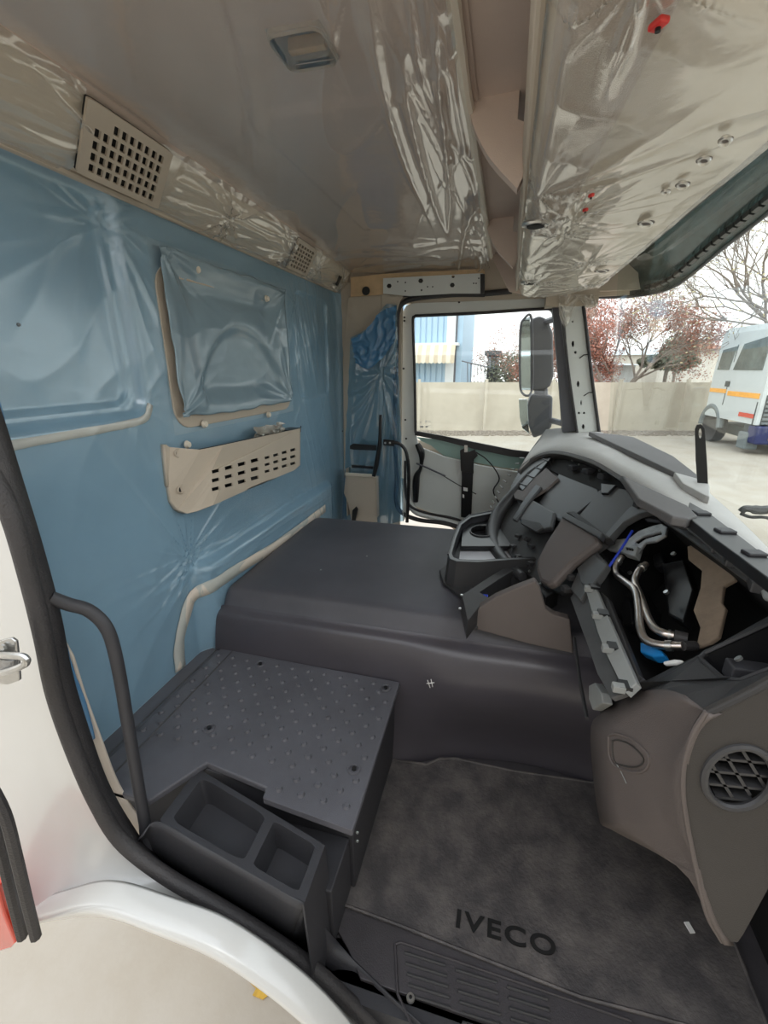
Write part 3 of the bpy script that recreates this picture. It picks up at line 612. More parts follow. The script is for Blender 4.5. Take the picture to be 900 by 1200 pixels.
mid = [a.lerp(b, .5) + Vector((0, -.002, .006)) for a, b in zip(A_, B_)]
MB().loft([A_, [a.lerp(m, .25) + Vector((0, -.004, .002)) for a, m in zip(A_, mid)], mid, B_]).build('sill_skirt', M_blk, tr, smooth=2, solid=.004, label='black sloping skirt meeting the door seal')
A2 = dense([C, onz(376, 1082, .12), onz(396, 1104, .03), onz(416, 1128, .012), onz(458, 1170, .01), onz(530, 1235, .01)], 24)
B2 = dense([B_[-1], ony(360, 1115, .56), ony(380, 1130, .56), ony(408, 1155, .56), ony(450, 1195, .56), ony(520, 1262, .56)], 24)
MB().loft([A2, [a.lerp(b, .5) + Vector((0, 0, .004)) for a, b in zip(A2, B2)], B2]).build('sill_strip', M_blk, tr, smooth=2, solid=.004)
# floor mat
fm = thing('floor_mat', Vector((.15, .95, 0)), 'dusty black rubber mat with embossed maker lettering in the footwell', 'floor mat')
mo = [onz(u, v, .012) for u, v in ((403, 1060), (415, 1000), (436, 930), (455, 890), (480, 893), (500, 896), (515, 889), (535, 889), (600, 903), (695, 917))] + [Vector((.60, 1.16, .012)), Vector((.60, .66, .012)), onz(770, 1192, .012), onz(680, 1168, .012), onz(560, 1121, .012), onz(470, 1085, .012)]
MB().poly(mo, .008, nrm=(0, 0, 1)).build('mat_sheet', M_mat, fm, bevel=.003)
MB().tube(mo + [mo[0]], .004, 6).build('mat_lip', M_mat, fm, smooth=True)
cu = bpy.data.curves.new('lettering', 'FONT'); cu.body = 'IVECO'; cu.size = .085; cu.extrude = .002; cu.offset = .0015; cu.space_character = 1.15
to = bpy.data.objects.new('lettering_tmp', cu); COL.objects.link(to)
dg = bpy.context.evaluated_depsgraph_get(); me = bpy.data.meshes.new_from_object(to.evaluated_get(dg)); COL.objects.unlink(to); bpy.data.objects.remove(to)
p0 = onz(532, 1085, .0135); p1 = onz(652, 1122, .0135); ang = math.atan2(p1.y - p0.y, p1.x - p0.x); W = max(v.co.x for v in me.vertices); sc = (p1 - p0).length / W
mb = MB(); R = Matrix.Rotation(ang, 3, 'Z')
mb.add([p0 + R @ Vector((v.co.x * sc, v.co.y * sc * .72, v.co.z)) for v in me.vertices], [tuple(p.vertices) for p in me.polygons]); mb.build('lettering', M_void, fm, label='embossed maker lettering')
MB().box(onz(808, 1087, .018), (.012, .022, .004), Matrix.Rotation(.3, 3, 'Z')).build('white_clip', M_paper, fm, bevel=.001)
# step panel with slotted grille
sp = thing('heater_grille', Vector((.2, .6, 0)), 'black slotted floor grille panel along the door sill', 'grille')
spo = [onz(u, v, .006) for u, v in ((383, 1068), (404, 1062), (470, 1086), (560, 1122), (680, 1169), (770, 1193))] + [Vector((.66, .65, .006)), Vector((.66, .56, .006)), Vector((-.2, .56, .006)), onz(408, 1112, .006)]
MB().poly(spo, .01, nrm=(0, 0, 1)).build('panel', M_step, sp, bevel=.002)
fr = [onz(u, v, .009) for u, v in ((463, 1106), (470, 1104), (740, 1196), (760, 1240), (500, 1240), (466, 1165))]
MB().tube(fr + [fr[0]], .003, 6).build('grille_rim', M_step, sp, smooth=True)
for r in range(6):
    for c in range(3):
        a = onz(474 + r * 1.5 + c * 60, 1116 + r * 12.5 + c * 20, .008); b = onz(474 + r * 1.5 + c * 60 + 48, 1116 + r * 12.5 + c * 20 + 15, .008)
        if r == 5 and c == 0: continue
        MB().tube([a, b], .0034, 6).build('slat', M_dash2, sp)
for u, v in ((385, 1090), (481, 1170)):
    p = onz(u, v, .010); o = MB().disc(p, (0, 0, 1), .009, .004, 18, .008).build('screw', M_zinc, sp); MB().disc(p + Vector((0, 0, .004)), (0, 0, 1), .0035, .002, 6).build('screw_socket', M_blk2, o)

struct(MB().boxb((-.30, .525, -.10), (.70, .62, -.004)).build('floor_sill_beam', M_blk), 'black sill member under the near door opening')
# ------------------------------------------------------------ NEAR DOOR OPENING
sL = [(-190, 60), (-130, 240), (-80, 400), (-30, 520), (8, 600), (32, 680), (49, 750), (62, 815), (84, 880), (110, 940), (140, 988), (190, 1028), (250, 1063), (310, 1100), (360, 1135), (410, 1180), (460, 1230), (520, 1300)]
sp1 = smp([ony(u + 2, v - 3, .522) for u, v in sL], 100)
se = thing('door_seal', Vector((-.6, .52, .3)), 'thick black rubber seal around the near door opening', 'door seal')
MB().tube(sp1, .0155, 12).build('bulb', M_seal, se, smooth=True)
iL = [(-165, 20), (-110, 190), (-60, 340), (-12, 450), (22, 560), (48, 645), (68, 720), (82, 790), (103, 860), (125, 920), (152, 968), (176, 1000), (233, 1043), (291, 1080), (342, 1117), (394, 1158), (450, 1200), (510, 1270)]
sp2 = smp([ony(u, v, .56) for u, v in iL], 100)
MB().loft([[p + Vector((0, .0, 0)) for p in sp1], [(a + b) / 2 + Vector((.006, -.006, .004)) for a, b in zip(sp1, sp2)], sp2]).build('inner_flange', M_seal, se, smooth=2, solid=.006)
bs = [ony(u, v, .60) for u, v in ((84, 770), (98, 815), (118, 870), (135, 915), (155, 950), (172, 970))]; bs2 = [ony(u, v, .60) for u, v in ((70, 745), (86, 815), (105, 880), (125, 935), (148, 975), (168, 995))]
struct(MB().loft([smp(bs, 20), smp(bs2, 20)]).build('trim_3', M_strip, smooth=2, solid=.006), 'bare cream edge of the near rear pillar')
fl = [ony(u, v, .59) for u, v in ((0, 470), (20, 545), (40, 620), (64, 700), (82, 770), (100, 820), (112, 865))]; fl2 = [ony(u, v, .59) for u, v in ((-30, 470), (0, 545), (30, 620), (50, 700), (70, 770), (88, 820), (106, 870))]
fl = smp(fl, 40); fl = [p + Vector((.006 * nz(i * .5, 3), 0, 0)) for i, p in enumerate(fl)]
tag(MB().loft([fl, smp(fl2, 40)]).build('film_edge', M_bluedark, smooth=2, solid=.003), 'torn blue film edge along the near pillar', 'plastic film')
# white body
eL = [(-460, 0), (-440, 150), (-420, 300), (-400, 450), (-380, 560), (-360, 660), (-330, 760), (-280, 850), (-200, 940), (-100, 1030), (-20, 1090), (50, 1074), (110, 1063), (185, 1086), (250, 1112), (320, 1160), (380, 1215), (440, 1290)]
l0 = smp([ony(u, v, .545) for u, v in sL], 100); l9 = smp([ony(u, v, .430) for u, v in eL], 100)
def lerpl(a, b, t, off): return [p.lerp(q, t) + off for p, q in zip(a, b)]
lines = [l0, lerpl(l0, l9, .06, Vector((0, .012, 0))), lerpl(l0, l9, .22, Vector((0, .004, 0))), lerpl(l0, l9, .42, Vector((0, -.012, 0))), lerpl(l0, l9, .5, Vector((0, -.020, 0))), lerpl(l0, l9, .75, Vector((0, -.02, 0))), lerpl(l0, l9, .97, Vector((0, -.012, 0))), l9, [p + Vector((0, .05, .004)) for p in l9]]
wb = struct(MB().loft(lines).build('door_2', M_white, smooth=2, solid=.004, subd=1), 'white painted body around the near door opening')
st = thing('door_striker', ony(14, 775, .47), 'zinc door striker loop on the white pillar', 'striker')
MB().poly([ony(u, v, .455) for u, v in ((-14, 755), (12, 748), (18, 752), (20, 770), (22, 798), (8, 803), (-14, 800))], .006).build('base_plate', M_zinc, st, bevel=.002)
MB().tube(smp([ony(-6, 768, .45), ony(8, 768, .425), ony(28, 770, .42), ony(30, 778, .42), ony(12, 786, .425), ony(-6, 790, .45)], 24), .0055, 8).build('loop', M_zinc, st, smooth=True)
MB().disc(ony(5, 758, .453), (0, -1, 0), .006, .004, 6).build('bolt', M_zinc, st)
MB().poly([ony(u, v, .44) for u, v in ((-10, 772), (14, 775), (14, 790), (-10, 792))], .012).build('catch_block', M_alu, st, bevel=.003)
fg = thing('fender_edging', ony(20, 1040, .40), 'black rubber edging strip at the lower left corner', 'rubber strip')
for k, dx in enumerate((0, 16)):
    MB().tube(smp([ony(u + dx, v, .395 - k * .01) for u, v in ((-40, 900), (-12, 950), (2, 1000), (14, 1050), (26, 1098))], 20), .010, 8).build('rib', M_seal, fg, smooth=True)
MB().poly([ony(u, v, .388) for u, v in ((-30, 1035), (-4, 1040), (4, 1070), (18, 1105), (12, 1112), (-30, 1124))], .02).build('red_lens', M_redlens, fg, bevel=.004, label='red lamp lens')
# near grab handle
gp = smp([ony(58, 700, .55), ony(80, 708, .57), ony(105, 716, .59), ony(126, 738, .60), ony(138, 780, .60), ony(150, 850, .595), ony(162, 920, .585), ony(174, 990, .57)], 40)
g = thing('grab_handle', ony(174, 990, .56), 'thick black grab handle rising from the near door sill', 'grab handle')
MB().tube(gp, .0125, 14).build('bar', M_blk, g, smooth=True)
MB().tube([gp[-3], gp[-1], gp[-1] + Vector((0, 0, -.02))], [.0125, .017, .02], 12).build('foot', M_blk, g, smooth=True)

# ------------------------------------------------------------ WALL POCKET
pk = thing('wall_pocket', onx(270, 560, -.90), 'beige slotted storage pocket screwed to the blue wall', 'storage pocket')
XP = -.885
XW = lambda u: -.955 + (XP + .955) * sm(u, 196, 262)
out = [onx(u, v, XW(u)) for u, v in ((194, 521), (199, 524), (235, 527), (262, 521.5), (352, 502), (352, 545), (345, 551), (290, 574), (250, 592), (232, 599), (220, 602), (208, 597), (201, 588), (198, 570))]
hs = []
for r in range(3):
    for c in range(4):
        u = 248 + c * 15.2; v = 549 + r * 10 - c * 4.2 + r * .3; hs.append([(u, v + 2.3), (u + 9, v), (u + 9.6, v + 4), (u + 1, v + 6.5)])
        u = 310 + c * 10; v = 533.5 + r * 8.0 - c * 3; hs.append([(u, v + 2), (u + 6, v + .3), (u + 6.5, v + 3.3), (u + .6, v + 5.2)])
MB().poly(out, .005, [[onx(a, b, XW(a)) for a, b in h] for h in hs]).build('front_panel', M_beige, pk, smooth=False)
MB().poly([p + Vector((-.010, 0, 0)) for p in out], .004).build('slot_backing', M_void, pk)
n = len(out); mb = MB(); mb.loft([[out[i % n] for i in range(4, 15)], [Vector((XR, out[i % n].y, out[i % n].z)) for i in range(4, 15)]]); mb.loft([[out[0], out[-1]], [Vector((XR, out[0].y, out[0].z)), Vector((XR, out[-1].y, out[-1].z))]])
mb.build('side_walls', M_beige, pk, solid=.004, smooth=True)
for u, v in ((208, 531), (211, 573)): 
    o = MB().ring(onx(u + 2, v, XW(u + 2) + .003), (1, 0, 0), .012, .003, 20, 6, 1.5, 1, (0, 1, 0)).build('screw_recess', M_beige, pk, smooth=True); MB().disc(onx(u, v, XW(u)), (1, 0, 0), .010, .004, 12).build('screw', M_blk2, o)
mb = MB(); mb.box(onx(340, 505, -.92), (.06, .10, .02)); mb.build('inner_bracket', M_blk2, pk)
cr = MB(); cr.grid(lambda a, b: onx(297 + a * 30, 513 - b * 12 - a * 5, -.925) + Vector((.03 * ridge(a * 4, b * 4, 3), 0, .012 * nz(a * 6, b * 6))), 16, 10)
tag(cr.build('crumpled_film', M_film2, smooth=False, solid=.001), 'crumpled clear film scrap stuffed in the wall pocket', 'plastic film')
struct(MB().boxb((-1.0, 1.15, -.60), (.70, 2.66, -.07)).build('floor_underbody_shade', M_void), 'unseen dark lower body box under the cab, added to shade the ground')  # unseen lower cab body, added so the yard beneath it falls in shade
# ------------------------------------------------------------ DASHBOARD
CP = Plane((.417, 1.46, .845), (.2035, 1.27, .62), (0, 1.95, .59))
DP = Plane((.27, .8, .69), (.27, 1.2, .69), (.45, 1.0, .88))
TP = Plane((.3, .8, .93), (.3, 2, .93), (.6, 1, .925))
db = thing('dashboard', Vector((.4, 1.5, .6)), 'stripped charcoal dashboard with an open instrument hole and grey top', 'dashboard')
def plate(name, P_, l, th, m, parent, off=0, bevel=.003, holes=(), label=None):
    return MB().poly(P_.pts(l, off), th, [P_.pts(h, off) for h in holes], nrm=P_.n).build(name, m, parent, bevel=bevel, label=label)
# top pad: front brow line -> back edge
bk = smp([TP.at(u, v) for u, v in ((640, 503), (672, 501), (705, 507), (732, 516), (760, 527), (800, 548), (832, 578), (870, 612), (910, 652), (980, 722))], 80)
fr_ = smp([CP.at(608, 550, .03), CP.at(625, 535, .035), CP.at(650, 528, .04), CP.at(690, 537, .04), CP.at(725, 556, .04)] + [TP.at(u, v, -.012) for u, v in ((765, 583), (800, 607), (850, 645), (910, 690), (980, 752))], 80)
crest = [a.lerp(b, .42) + Vector((0, 0, .012)) for a, b in zip(fr_, bk)]
top = MB().loft([fr_, [a.lerp(b, .5) + Vector((0, 0, .004)) for a, b in zip(fr_, crest)], crest, bk, [p + Vector((.03, 0, -.05)) for p in bk]]).build('top_pad', M_dtop, db, smooth=2, solid=.008, label='pale grey top pad')
brow = [p + CP.n * -.03 + Vector((-.0, 0, -.012)) for p in fr_]
MB().loft([fr_, [p + Vector((-.004, 0, -.014)) for p in fr_], [a + Vector((.03, 0, -.04)) for a in fr_]]).build('brow_edge', M_dbrow, db, smooth=True, solid=.006)
plate('defroster_panel', TP, [(690, 506), (722, 509), (742, 512), (790, 535), (825, 562), (832, 568), (790, 553), (748, 533)], .02, M_dbrow, db, .02, label='darker raised defroster panel')
plate('passenger_pad', TP, [(790, 553), (826, 563), (832, 568), (832, 582), (826, 580), (800, 566)], .02, M_dtop, db, .022)
# long black channel behind the instrument hole, right of the grey top
ch = [(727, 548), (800, 583), (822, 596), (838, 600), (860, 618), (925, 668), (925, 700), (870, 662), (830, 632), (790, 606), (735, 574)]
plate('front_rail', TP, [(728, 556), (760, 571), (806, 592), (818, 604), (806, 608), (788, 605), (748, 584)], .02, M_dbrow, db, .034, bevel=.004, label='dark grey front rail of the dash')
ch_ = plate('top_channel', TP, [(808, 588), (830, 600), (870, 630), (930, 676), (930, 700), (870, 655), (836, 630), (806, 606)], .02, M_blk2, db, .030, bevel=.002, label='black channel along the windscreen')
for u, v in ((822, 601), (850, 622), (884, 648)): MB().box(TP.at(u, v, .032), (.03, .022, .006), Matrix.Rotation(.2, 3, 'Z')).build('channel_clip', M_blk, ch_, bevel=.002)
# carcass body below top pad (closed from behind)
b0 = [Vector((p.x + .02, p.y, p.z - .03)) for p in bk]
MB().loft([b0, [Vector((.62, p.y, .70)) for p in b0], [Vector((.62, p.y, .30)) for p in b0]]).build('rear_carcass', M_void, db, solid=.006)
# centre face shell (console) : dark base plate
plate('centre_shell', CP, [(612, 552), (640, 524), (690, 532), (735, 566), (762, 592), (735, 618), (700, 655), (668, 690), (655, 694), (640, 688), (612, 670), (590, 640), (580, 615), (590, 585)], .02, M_dash, db, -.02)
# side bolster curved band on the left of the centre face
bol = smp([CP.at(u, v, .0) for u, v in ((645, 540), (622, 556), (603, 578), (585, 600), (577, 622), (580, 642), (593, 660), (612, 676))], 40)
MB().tube(bol, [.016 + .014 * math.sin(math.pi * i / 39) for i in range(40)], 10).build('side_bolster', M_dash2, db, smooth=True, label='smooth curved side bolster')
# ribbed pale vent strip outside the bolster
sl = smp([CP.at(u, v, -.02) for u, v in ((630, 528), (610, 548), (594, 572), (583, 592), (575, 612))], 14)
sl2 = smp([CP.at(u, v, -.05) for u, v in ((618, 523), (603, 545), (588, 566), (578, 586), (570, 604))], 14)
for a, b in zip(sl[2:], sl2[2:]): MB().tube([a + CP.n * .02, b], .004, 6).build('vent_rib', M_grey, db)
plate('side_end_panel', CP, [(632, 522), (612, 545), (598, 570), (612, 600), (640, 560), (650, 536)], .01, M_dash2, db, -.006)
# air vent under brow on far left
v0 = plate('air_vent', CP, [(606, 568), (612, 552), (640, 528), (646, 536), (624, 562), (612, 575)], .012, M_blk2, db, .015)
for i in range(4):
    a = CP.at(609 + i * 9, 566 - i * 9.5, .018); b = CP.at(616 + i * 9, 569 - i * 9.5, .018); MB().tube([a, b], .003, 6).build('vent_blade', M_dash2, v0)
plate('upper_left_panel', CP, [(598, 570), (612, 575), (626, 560), (640, 548), (654, 560), (640, 573), (616, 588), (603, 584)], .012, M_brown, db, .012)
plate('upper_recess', CP, [(640, 548), (654, 534), (690, 540), (724, 560), (742, 580), (728, 596), (706, 578), (672, 566)], .01, M_void, db, -.008, label='dark recess under the brow')
plate('radio_cover', CP, [(655, 555), (700, 573), (702, 580), (660, 614), (628, 594)], .008, M_dash2, db, .0)
plate('upper_lid', CP, [(702, 574), (722, 570), (737, 574), (745, 586), (741, 600), (722, 616), (704, 640), (672, 612), (690, 590)], .014, M_dash2, db, .012, bevel=.006)
plate('cover_recess', CP, [(704, 566), (722, 568), (712, 578), (704, 578)], .012, M_blk2, db, .02)
plate('small_cubby', CP, [(612, 590), (622, 584), (650, 600), (646, 618), (630, 622), (610, 612), (606, 604)], .02, M_dash2, db, .022, bevel=.007)
plate('cubby_lip', CP, [(612, 607), (632, 612), (636, 618), (628, 623), (610, 613)], .01, M_dash, db, .032, bevel=.003)
plate('trim_arm', CP, [(628, 567), (634, 570), (618, 590), (604, 610), (600, 608), (613, 586)], .014, M_dash2, db, .03, bevel=.004)
plate('knee_pad', CP, [(628, 668), (629, 655), (640, 634), (659, 605), (664, 606), (700, 628), (702, 634), (694, 640), (670, 658), (648, 682), (640, 684), (632, 680)], .03, M_brown, db, .05, bevel=.010, label='brown grey kidney-shaped knee pad')
plate('knee_pad_rim', CP, [(658, 606), (662, 600), (706, 624), (703, 631)], .02, M_dash2, db, .056, bevel=.003)
plate('pad_shoulder', CP, [(663, 600), (672, 598), (704, 622), (716, 630), (706, 632), (690, 620)], .03, M_dash, db, .04, bevel=.004)
for u, v in ((607, 628), (618, 632), (623, 640), (601, 640), (607, 652), (622, 660), (651, 601), (681, 588), (678, 592)):
    o = MB().box(CP.at(u, v, -.012), (.02, .02, .012), Matrix.Rotation(.7, 3, 'Z')).build('clip_boss', M_dash2, db, bevel=.002)
for u, v in ((621, 670), (607, 654), (671, 540), (679, 545), (703, 552), (634, 685), (701, 627)): MB().disc(CP.at(u, v, .0), CP.n, .004, .006, 8).build('screw', M_zinc, db)
for u, v, s in ((672, 548, 1), (690, 552, 1.2), (708, 558, 1)): MB().box(CP.at(u, v, .004), (.035 * s, .03, .02), Matrix.Rotation(.5, 3, 'Z')).build('switch_socket', M_blk, db, bevel=.003)
# diagonal frame between centre face and instrument hole
fm_ = plate('inner_frame', DP, [(752, 585), (768, 590), (790, 604), (764, 598), (748, 602), (730, 612), (706, 638), (697, 644), (711, 660), (703, 674), (692, 684), (680, 704), (668, 690), (676, 672), (688, 652), (698, 636), (716, 614), (738, 594)], .02, M_grey2, db, .012, label='mid grey moulded inner frame')
for u, v in ((748, 592), (757, 586), (667, 658), (673, 652), (668, 676), (663, 690)): MB().box(DP.at(u, v, .016), (.02, .025, .014), Matrix.Rotation(.4, 3, 'Z')).build('frame_clip', M_dash, fm_, bevel=.002)
plate('frame_gusset', DP, [(676, 666), (696, 649), (711, 661), (703, 674), (690, 690), (680, 682)], .02, M_grey2, db, .02)
# rails
rl = plate('lower_crossbar', DP, [(683, 680), (694, 680), (712, 722), (746, 800), (733, 812), (722, 790), (712, 770), (700, 740)], .015, M_grey, db, .012, bevel=.002, label='silver grey slotted crossbar')
plate('crossbar_web', DP, [(668, 700), (684, 682), (700, 740), (712, 770), (733, 812), (716, 818), (700, 790), (690, 760)], .012, M_grey2, db, .0)
for i, (u, v) in enumerate(((690, 690), (700, 721), (712, 760), (725, 806))):
    c = DP.at(u, v, .02); o = MB().box(c, (.022, .016, .014)).build('clip', M_grey, rl, bevel=.002); MB().box(DP.at(u + 7, v - 3, .015), (.022, .024, .006)).build('clip_window', M_blk2, o)
MB().poly([onx(u, v, .235) for u, v in ((690, 803), (696, 800), (704, 812), (706, 824), (694, 832), (690, 820))], .02).build('end_lug', M_grey, db, bevel=.003)
MB().tube([onx(673, 748, .24), onx(680, 800, .24), onx(688, 842, .24)], .005, 6).build('side_wire_edge', M_dash2, db)
ur = plate('upper_rail', DP, [(764, 590), (790, 603), (820, 628), (860, 660), (925, 712), (925, 722), (868, 676), (830, 648), (800, 626), (770, 606)], .012, M_grey2, db, .02, bevel=.002)
MB().tube([DP.at(u, v, .032) for u, v in ((800, 592), (824, 608), (870, 642), (925, 686))], .004, 6).build('rail_edge', M_grey, ur)
for u, v in ((786, 606), (806, 614), (822, 618), (845, 640), (862, 656), (893, 685)):
    R = Matrix.Rotation(-.3, 3, 'Z'); o = MB().box(DP.at(u, v, .024), (.035, .045, .02), R).build('rail_clip', M_dash2, ur, bevel=.003); MB().box(DP.at(u - 5, v - 2, .036), (.012, .02, .004), R).build('clip_slot', M_grey, o)
plate('right_bracket', DP, [(886, 680), (900, 676), (925, 690), (925, 710), (893, 700)], .01, M_grey, db, .03)
# hole lining
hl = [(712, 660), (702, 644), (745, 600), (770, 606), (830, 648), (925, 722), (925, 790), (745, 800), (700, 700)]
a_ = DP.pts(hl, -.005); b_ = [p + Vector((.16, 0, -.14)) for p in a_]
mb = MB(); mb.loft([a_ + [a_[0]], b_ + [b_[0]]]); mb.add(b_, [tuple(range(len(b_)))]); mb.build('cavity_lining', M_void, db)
# pedal bracket, pipes
plate('pedal_bracket', DP, [(707, 640), (722, 632), (738, 630), (748, 622), (764, 616), (775, 613), (782, 617), (780, 627), (768, 634), (756, 636), (745, 652), (730, 648), (714, 645)], .008, M_alu, db, -.012, holes=[[(744, 634), (752, 629), (774, 623), (775, 626), (757, 631), (748, 637)]], label='cast aluminium slotted bracket')
plate('upper_lever', DP, [(752, 602), (768, 600), (776, 605), (772, 611), (756, 609)], .012, M_mhouse, db, -.02, bevel=.004)
plate('connector_block', DP, [(728, 640), (748, 640), (744, 652), (730, 648)], .02, M_grey, db, -.006)
for i in range(3): MB().box(DP.at(735 + i * 3, 643 + i * .5, -.004), (.004, .010, .004)).build('connector_pin', M_blk2, db)
P1 = smp([DP.at(u, v, o) for u, v, o in ((729, 652, -.02), (722, 662, -.02), (722, 673, -.02), (733, 682, -.02), (744, 692, -.02), (748, 712, -.02), (750, 735, -.02), (757, 750, -.03), (775, 756, -.04), (800, 757, -.05))], 60)
P2 = smp([DP.at(u, v, o) for u, v, o in ((757, 661, -.04), (748, 670, -.03), (744, 682, -.03), (750, 697, -.03), (758, 720, -.03), (766, 735, -.03), (778, 742, -.035), (790, 745, -.045))], 60)
pi = thing('coolant_pipes', P1[30], 'pair of bent steel pipes inside the open dashboard cavity', 'pipe')
for P_ in (P1, P2): MB().tube(P_, .0085, 12).build('pipe', M_steel, pi, smooth=True)
for P_, k in ((P1, 3), (P1, 54), (P2, 3), (P2, 54)): MB().tube([P_[k], P_[k + 2]], .011, 12).build('pipe_collar', M_zinc, pi, smooth=True)
MB().tube([P2[-1], DP.at(805, 749, -.06)], .013, 10).build('rubber_hose', M_seal, pi, smooth=True)
MB().tube([P1[-1], DP.at(815, 757, -.07)], .010, 10).build('rubber_hose', M_seal, pi, smooth=True)
tag(MB().tube(smp([DP.at(u, v, .004) for u, v in ((741, 622), (730, 640), (718, 658), (708, 672))], 20), .0035, 8).build('blue_hose', M_bluep, smooth=True), 'thin blue hose crossing the cast bracket in the dash', 'hose')
(MB().poly(DP.pts([(750, 752), (757, 754), (775, 762), (778, 768), (765, 770), (750, 764)], -.05), .02).build('blue_cap', M_cyan, db, bevel=.003, label='bright blue plastic cap'))
tag(MB().poly(DP.pts([(805, 640), (820, 636), (850, 662), (862, 678), (848, 686), (845, 705), (850, 712), (842, 745), (832, 752), (815, 758), (820, 735), (812, 715), (820, 690), (822, 668), (806, 655)], -.07), .01).build('insulation_pad', M_foam, bevel=.003), 'beige foam insulation pad at the back of the cavity', 'insulation')
for u, v in ((700 + 12, 701), (782, 695), (790, 650), (721, 668), (739, 672)): MB().disc(DP.at(u, v, -.06), DP.n, .006, .006, 8).build('bolt', M_zinc, db)
for l in ([(775, 660), (800, 655), (812, 690), (800, 730), (782, 720)], [(724, 690), (738, 700), (742, 730), (730, 735)], [(764, 650), (775, 646), (778, 660), (766, 664)]): plate('wiring_block', DP, l, .03, M_blk2, db, -.085, bevel=.006)
plate('cavity_rail', DP, [(700, 690), (712, 700), (748, 790), (755, 795), (747, 800), (712, 722)], .02, M_dash, db, -.01)
plate('white_tube', DP, [(776, 775), (790, 772), (800, 773), (790, 777), (777, 778)], .008, M_paper, db, -.03)
# end cap panel near the door
ek = thing('dash_end_panel', Vector((.35, .7, .4)), 'big brown-grey lower dash end panel with round speaker grille', 'dash panel')
def Y(u, v, y): return ony(u, v, y)
rl_ = [(692, 853, .86), (703, 837, .855), (722, 824, .83), (743, 813, .80), (775, 808, .73), (801, 814, .67), (828, 834, .62)]
Cr = [(828, 834), (812, 860), (802, 893), (800, 925), (804, 960), (814, 1010), (828, 1070), (846, 1103)]
crease = smp([Y(u, v, .62) for u, v in Cr], 30)
left = smp([Y(u, v, y) for u, v, y in ((828, 834, .62), (801, 814, .67), (775, 808, .73), (743, 813, .80), (703, 837, .855), (692, 853, .86), (694, 900, .85), (702, 960, .82), (712, 970, .80), (750, 990, .74), (795, 1015, .67), (818, 1040, .65), (832, 1080, .64), (846, 1103, .62))], 30)
MB().loft([left, [a.lerp(b, .35) + Vector((-.004, 0, 0)) for a, b in zip(left, crease)], [a.lerp(b, .62) + Vector((.014, 0, 0)) for a, b in zip(left, crease)], [a.lerp(b, .88) + Vector((.006, 0, 0)) for a, b in zip(left, crease)], crease]).build('rear_face', M_brown, ek, smooth=2, solid=.006, label='brown grey rear face')
MB().tube(crease, .004, 8).build('crease_bead', M_brown, ek, smooth=True)
side = crease + [Y(865, 1105, .62), Y(872, 1095, .62), Y(902, 1040, .62), Vector((.75, .62, .45)), Vector((.75, .62, .83)), Y(905, 795, .62), Y(862, 818, .62)]
sc_ = Y(866, 911, .62)
vh = [Y(866 + 41 * math.cos(t * math.pi / 14) - 3 * math.sin(t * math.pi / 14), 911 + 36 * math.sin(t * math.pi / 14), .62) for t in range(28)]
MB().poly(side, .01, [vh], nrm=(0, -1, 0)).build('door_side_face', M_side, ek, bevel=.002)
toplow = smp([Y(828, 834, .62), Y(801, 814, .67), Y(775, 808, .73), Y(743, 813, .80), Y(703, 837, .855), Y(692, 853, .86)], 16)
up_l = smp([Y(703, 833, .88), Y(745, 803, .84)], 16)
tp = [Y(828, 834, .62), Y(801, 814, .67), Y(775, 808, .73), Y(743, 813, .80), Y(703, 837, .855), Y(700, 830, .875), Y(745, 803, .84), Y(785, 783, .83), Y(825, 764, .83), Y(905, 719, .83), Y(985, 676, .83), Y(985, 760, .62), Y(905, 795, .62), Y(862, 818, .62)]
hole = [Y(820, 771, .79), Y(826, 765, .80), Y(905, 729, .80), Y(975, 690, .80), Y(975, 752, .68), Y(905, 783, .67), Y(868, 797, .68), Y(847, 795, .71)]
n_ = (tp[9] - tp[7]).cross(tp[12] - tp[7]).normalized(); n_ = -n_ if n_.dot(CAM - tp[7]) < 0 else n_
MB().poly(tp, .008, [hole], nrm=n_).build('top_face', M_dash, ek, bevel=.002)
hh = hole; lo2 = [p - n_ * .07 for p in hh]; mb = MB(); mb.loft([hh + [hh[0]], lo2 + [lo2[0]]]); mb.add(lo2, [tuple(range(len(lo2)))]); pkt = mb.build('switch_pocket', M_blk2, ek)
MB().tube(hh + [hh[0]], .004, 6).build('pocket_rim', M_dash2, ek, smooth=True)
MB().box(Y(860, 770, .73) - n_ * .03, (.06, .03, .03)).build('pocket_plug', M_blk, pkt, bevel=.003); MB().disc(Y(862, 768, .72) - n_ * .008, n_, .006, .004, 10).build('pocket_screw', M_zinc, pkt)
# D shaped blank
RP = Plane(Y(694, 900, .85), Y(703, 837, .855), Y(775, 900, .69))
from mathutils.bvhtree import BVHTree
def onmesh(o, l, lift=.002):
    me = o.data; bv = BVHTree.FromPolygons([o.location + o.parent.location + v.co for v in me.vertices], [tuple(p.vertices) for p in me.polygons]); out = []
    for u, v in l:
        h = bv.ray_cast(CAM, ray(u, v).normalized()); q = h[0] if h[0] else RP.at(u, v, .01); out.append(q - ray(u, v).normalized() * lift)
    return out
rf_ = [o for o in ek.children if o.name.startswith('rear_face')][0]
dl = [(713, 862), (722, 860), (737, 865), (752, 876), (761, 889), (758, 900), (748, 905), (732, 903), (720, 897), (714, 884)]
dl2 = [(718, 868), (724, 867), (737, 872), (748, 881), (754, 890), (750, 897), (740, 899), (726, 896), (720, 892), (718, 880)]
q = onmesh(rf_, dl); o = MB().tube(smp(q + [q[0]], 50), .0028, 6).build('blanking_cap', M_brown, ek, smooth=True)
q = onmesh(rf_, dl2); MB().tube(smp(q + [q[0]], 50), .0016, 6).build('cap_inset', M_side, o, smooth=True)
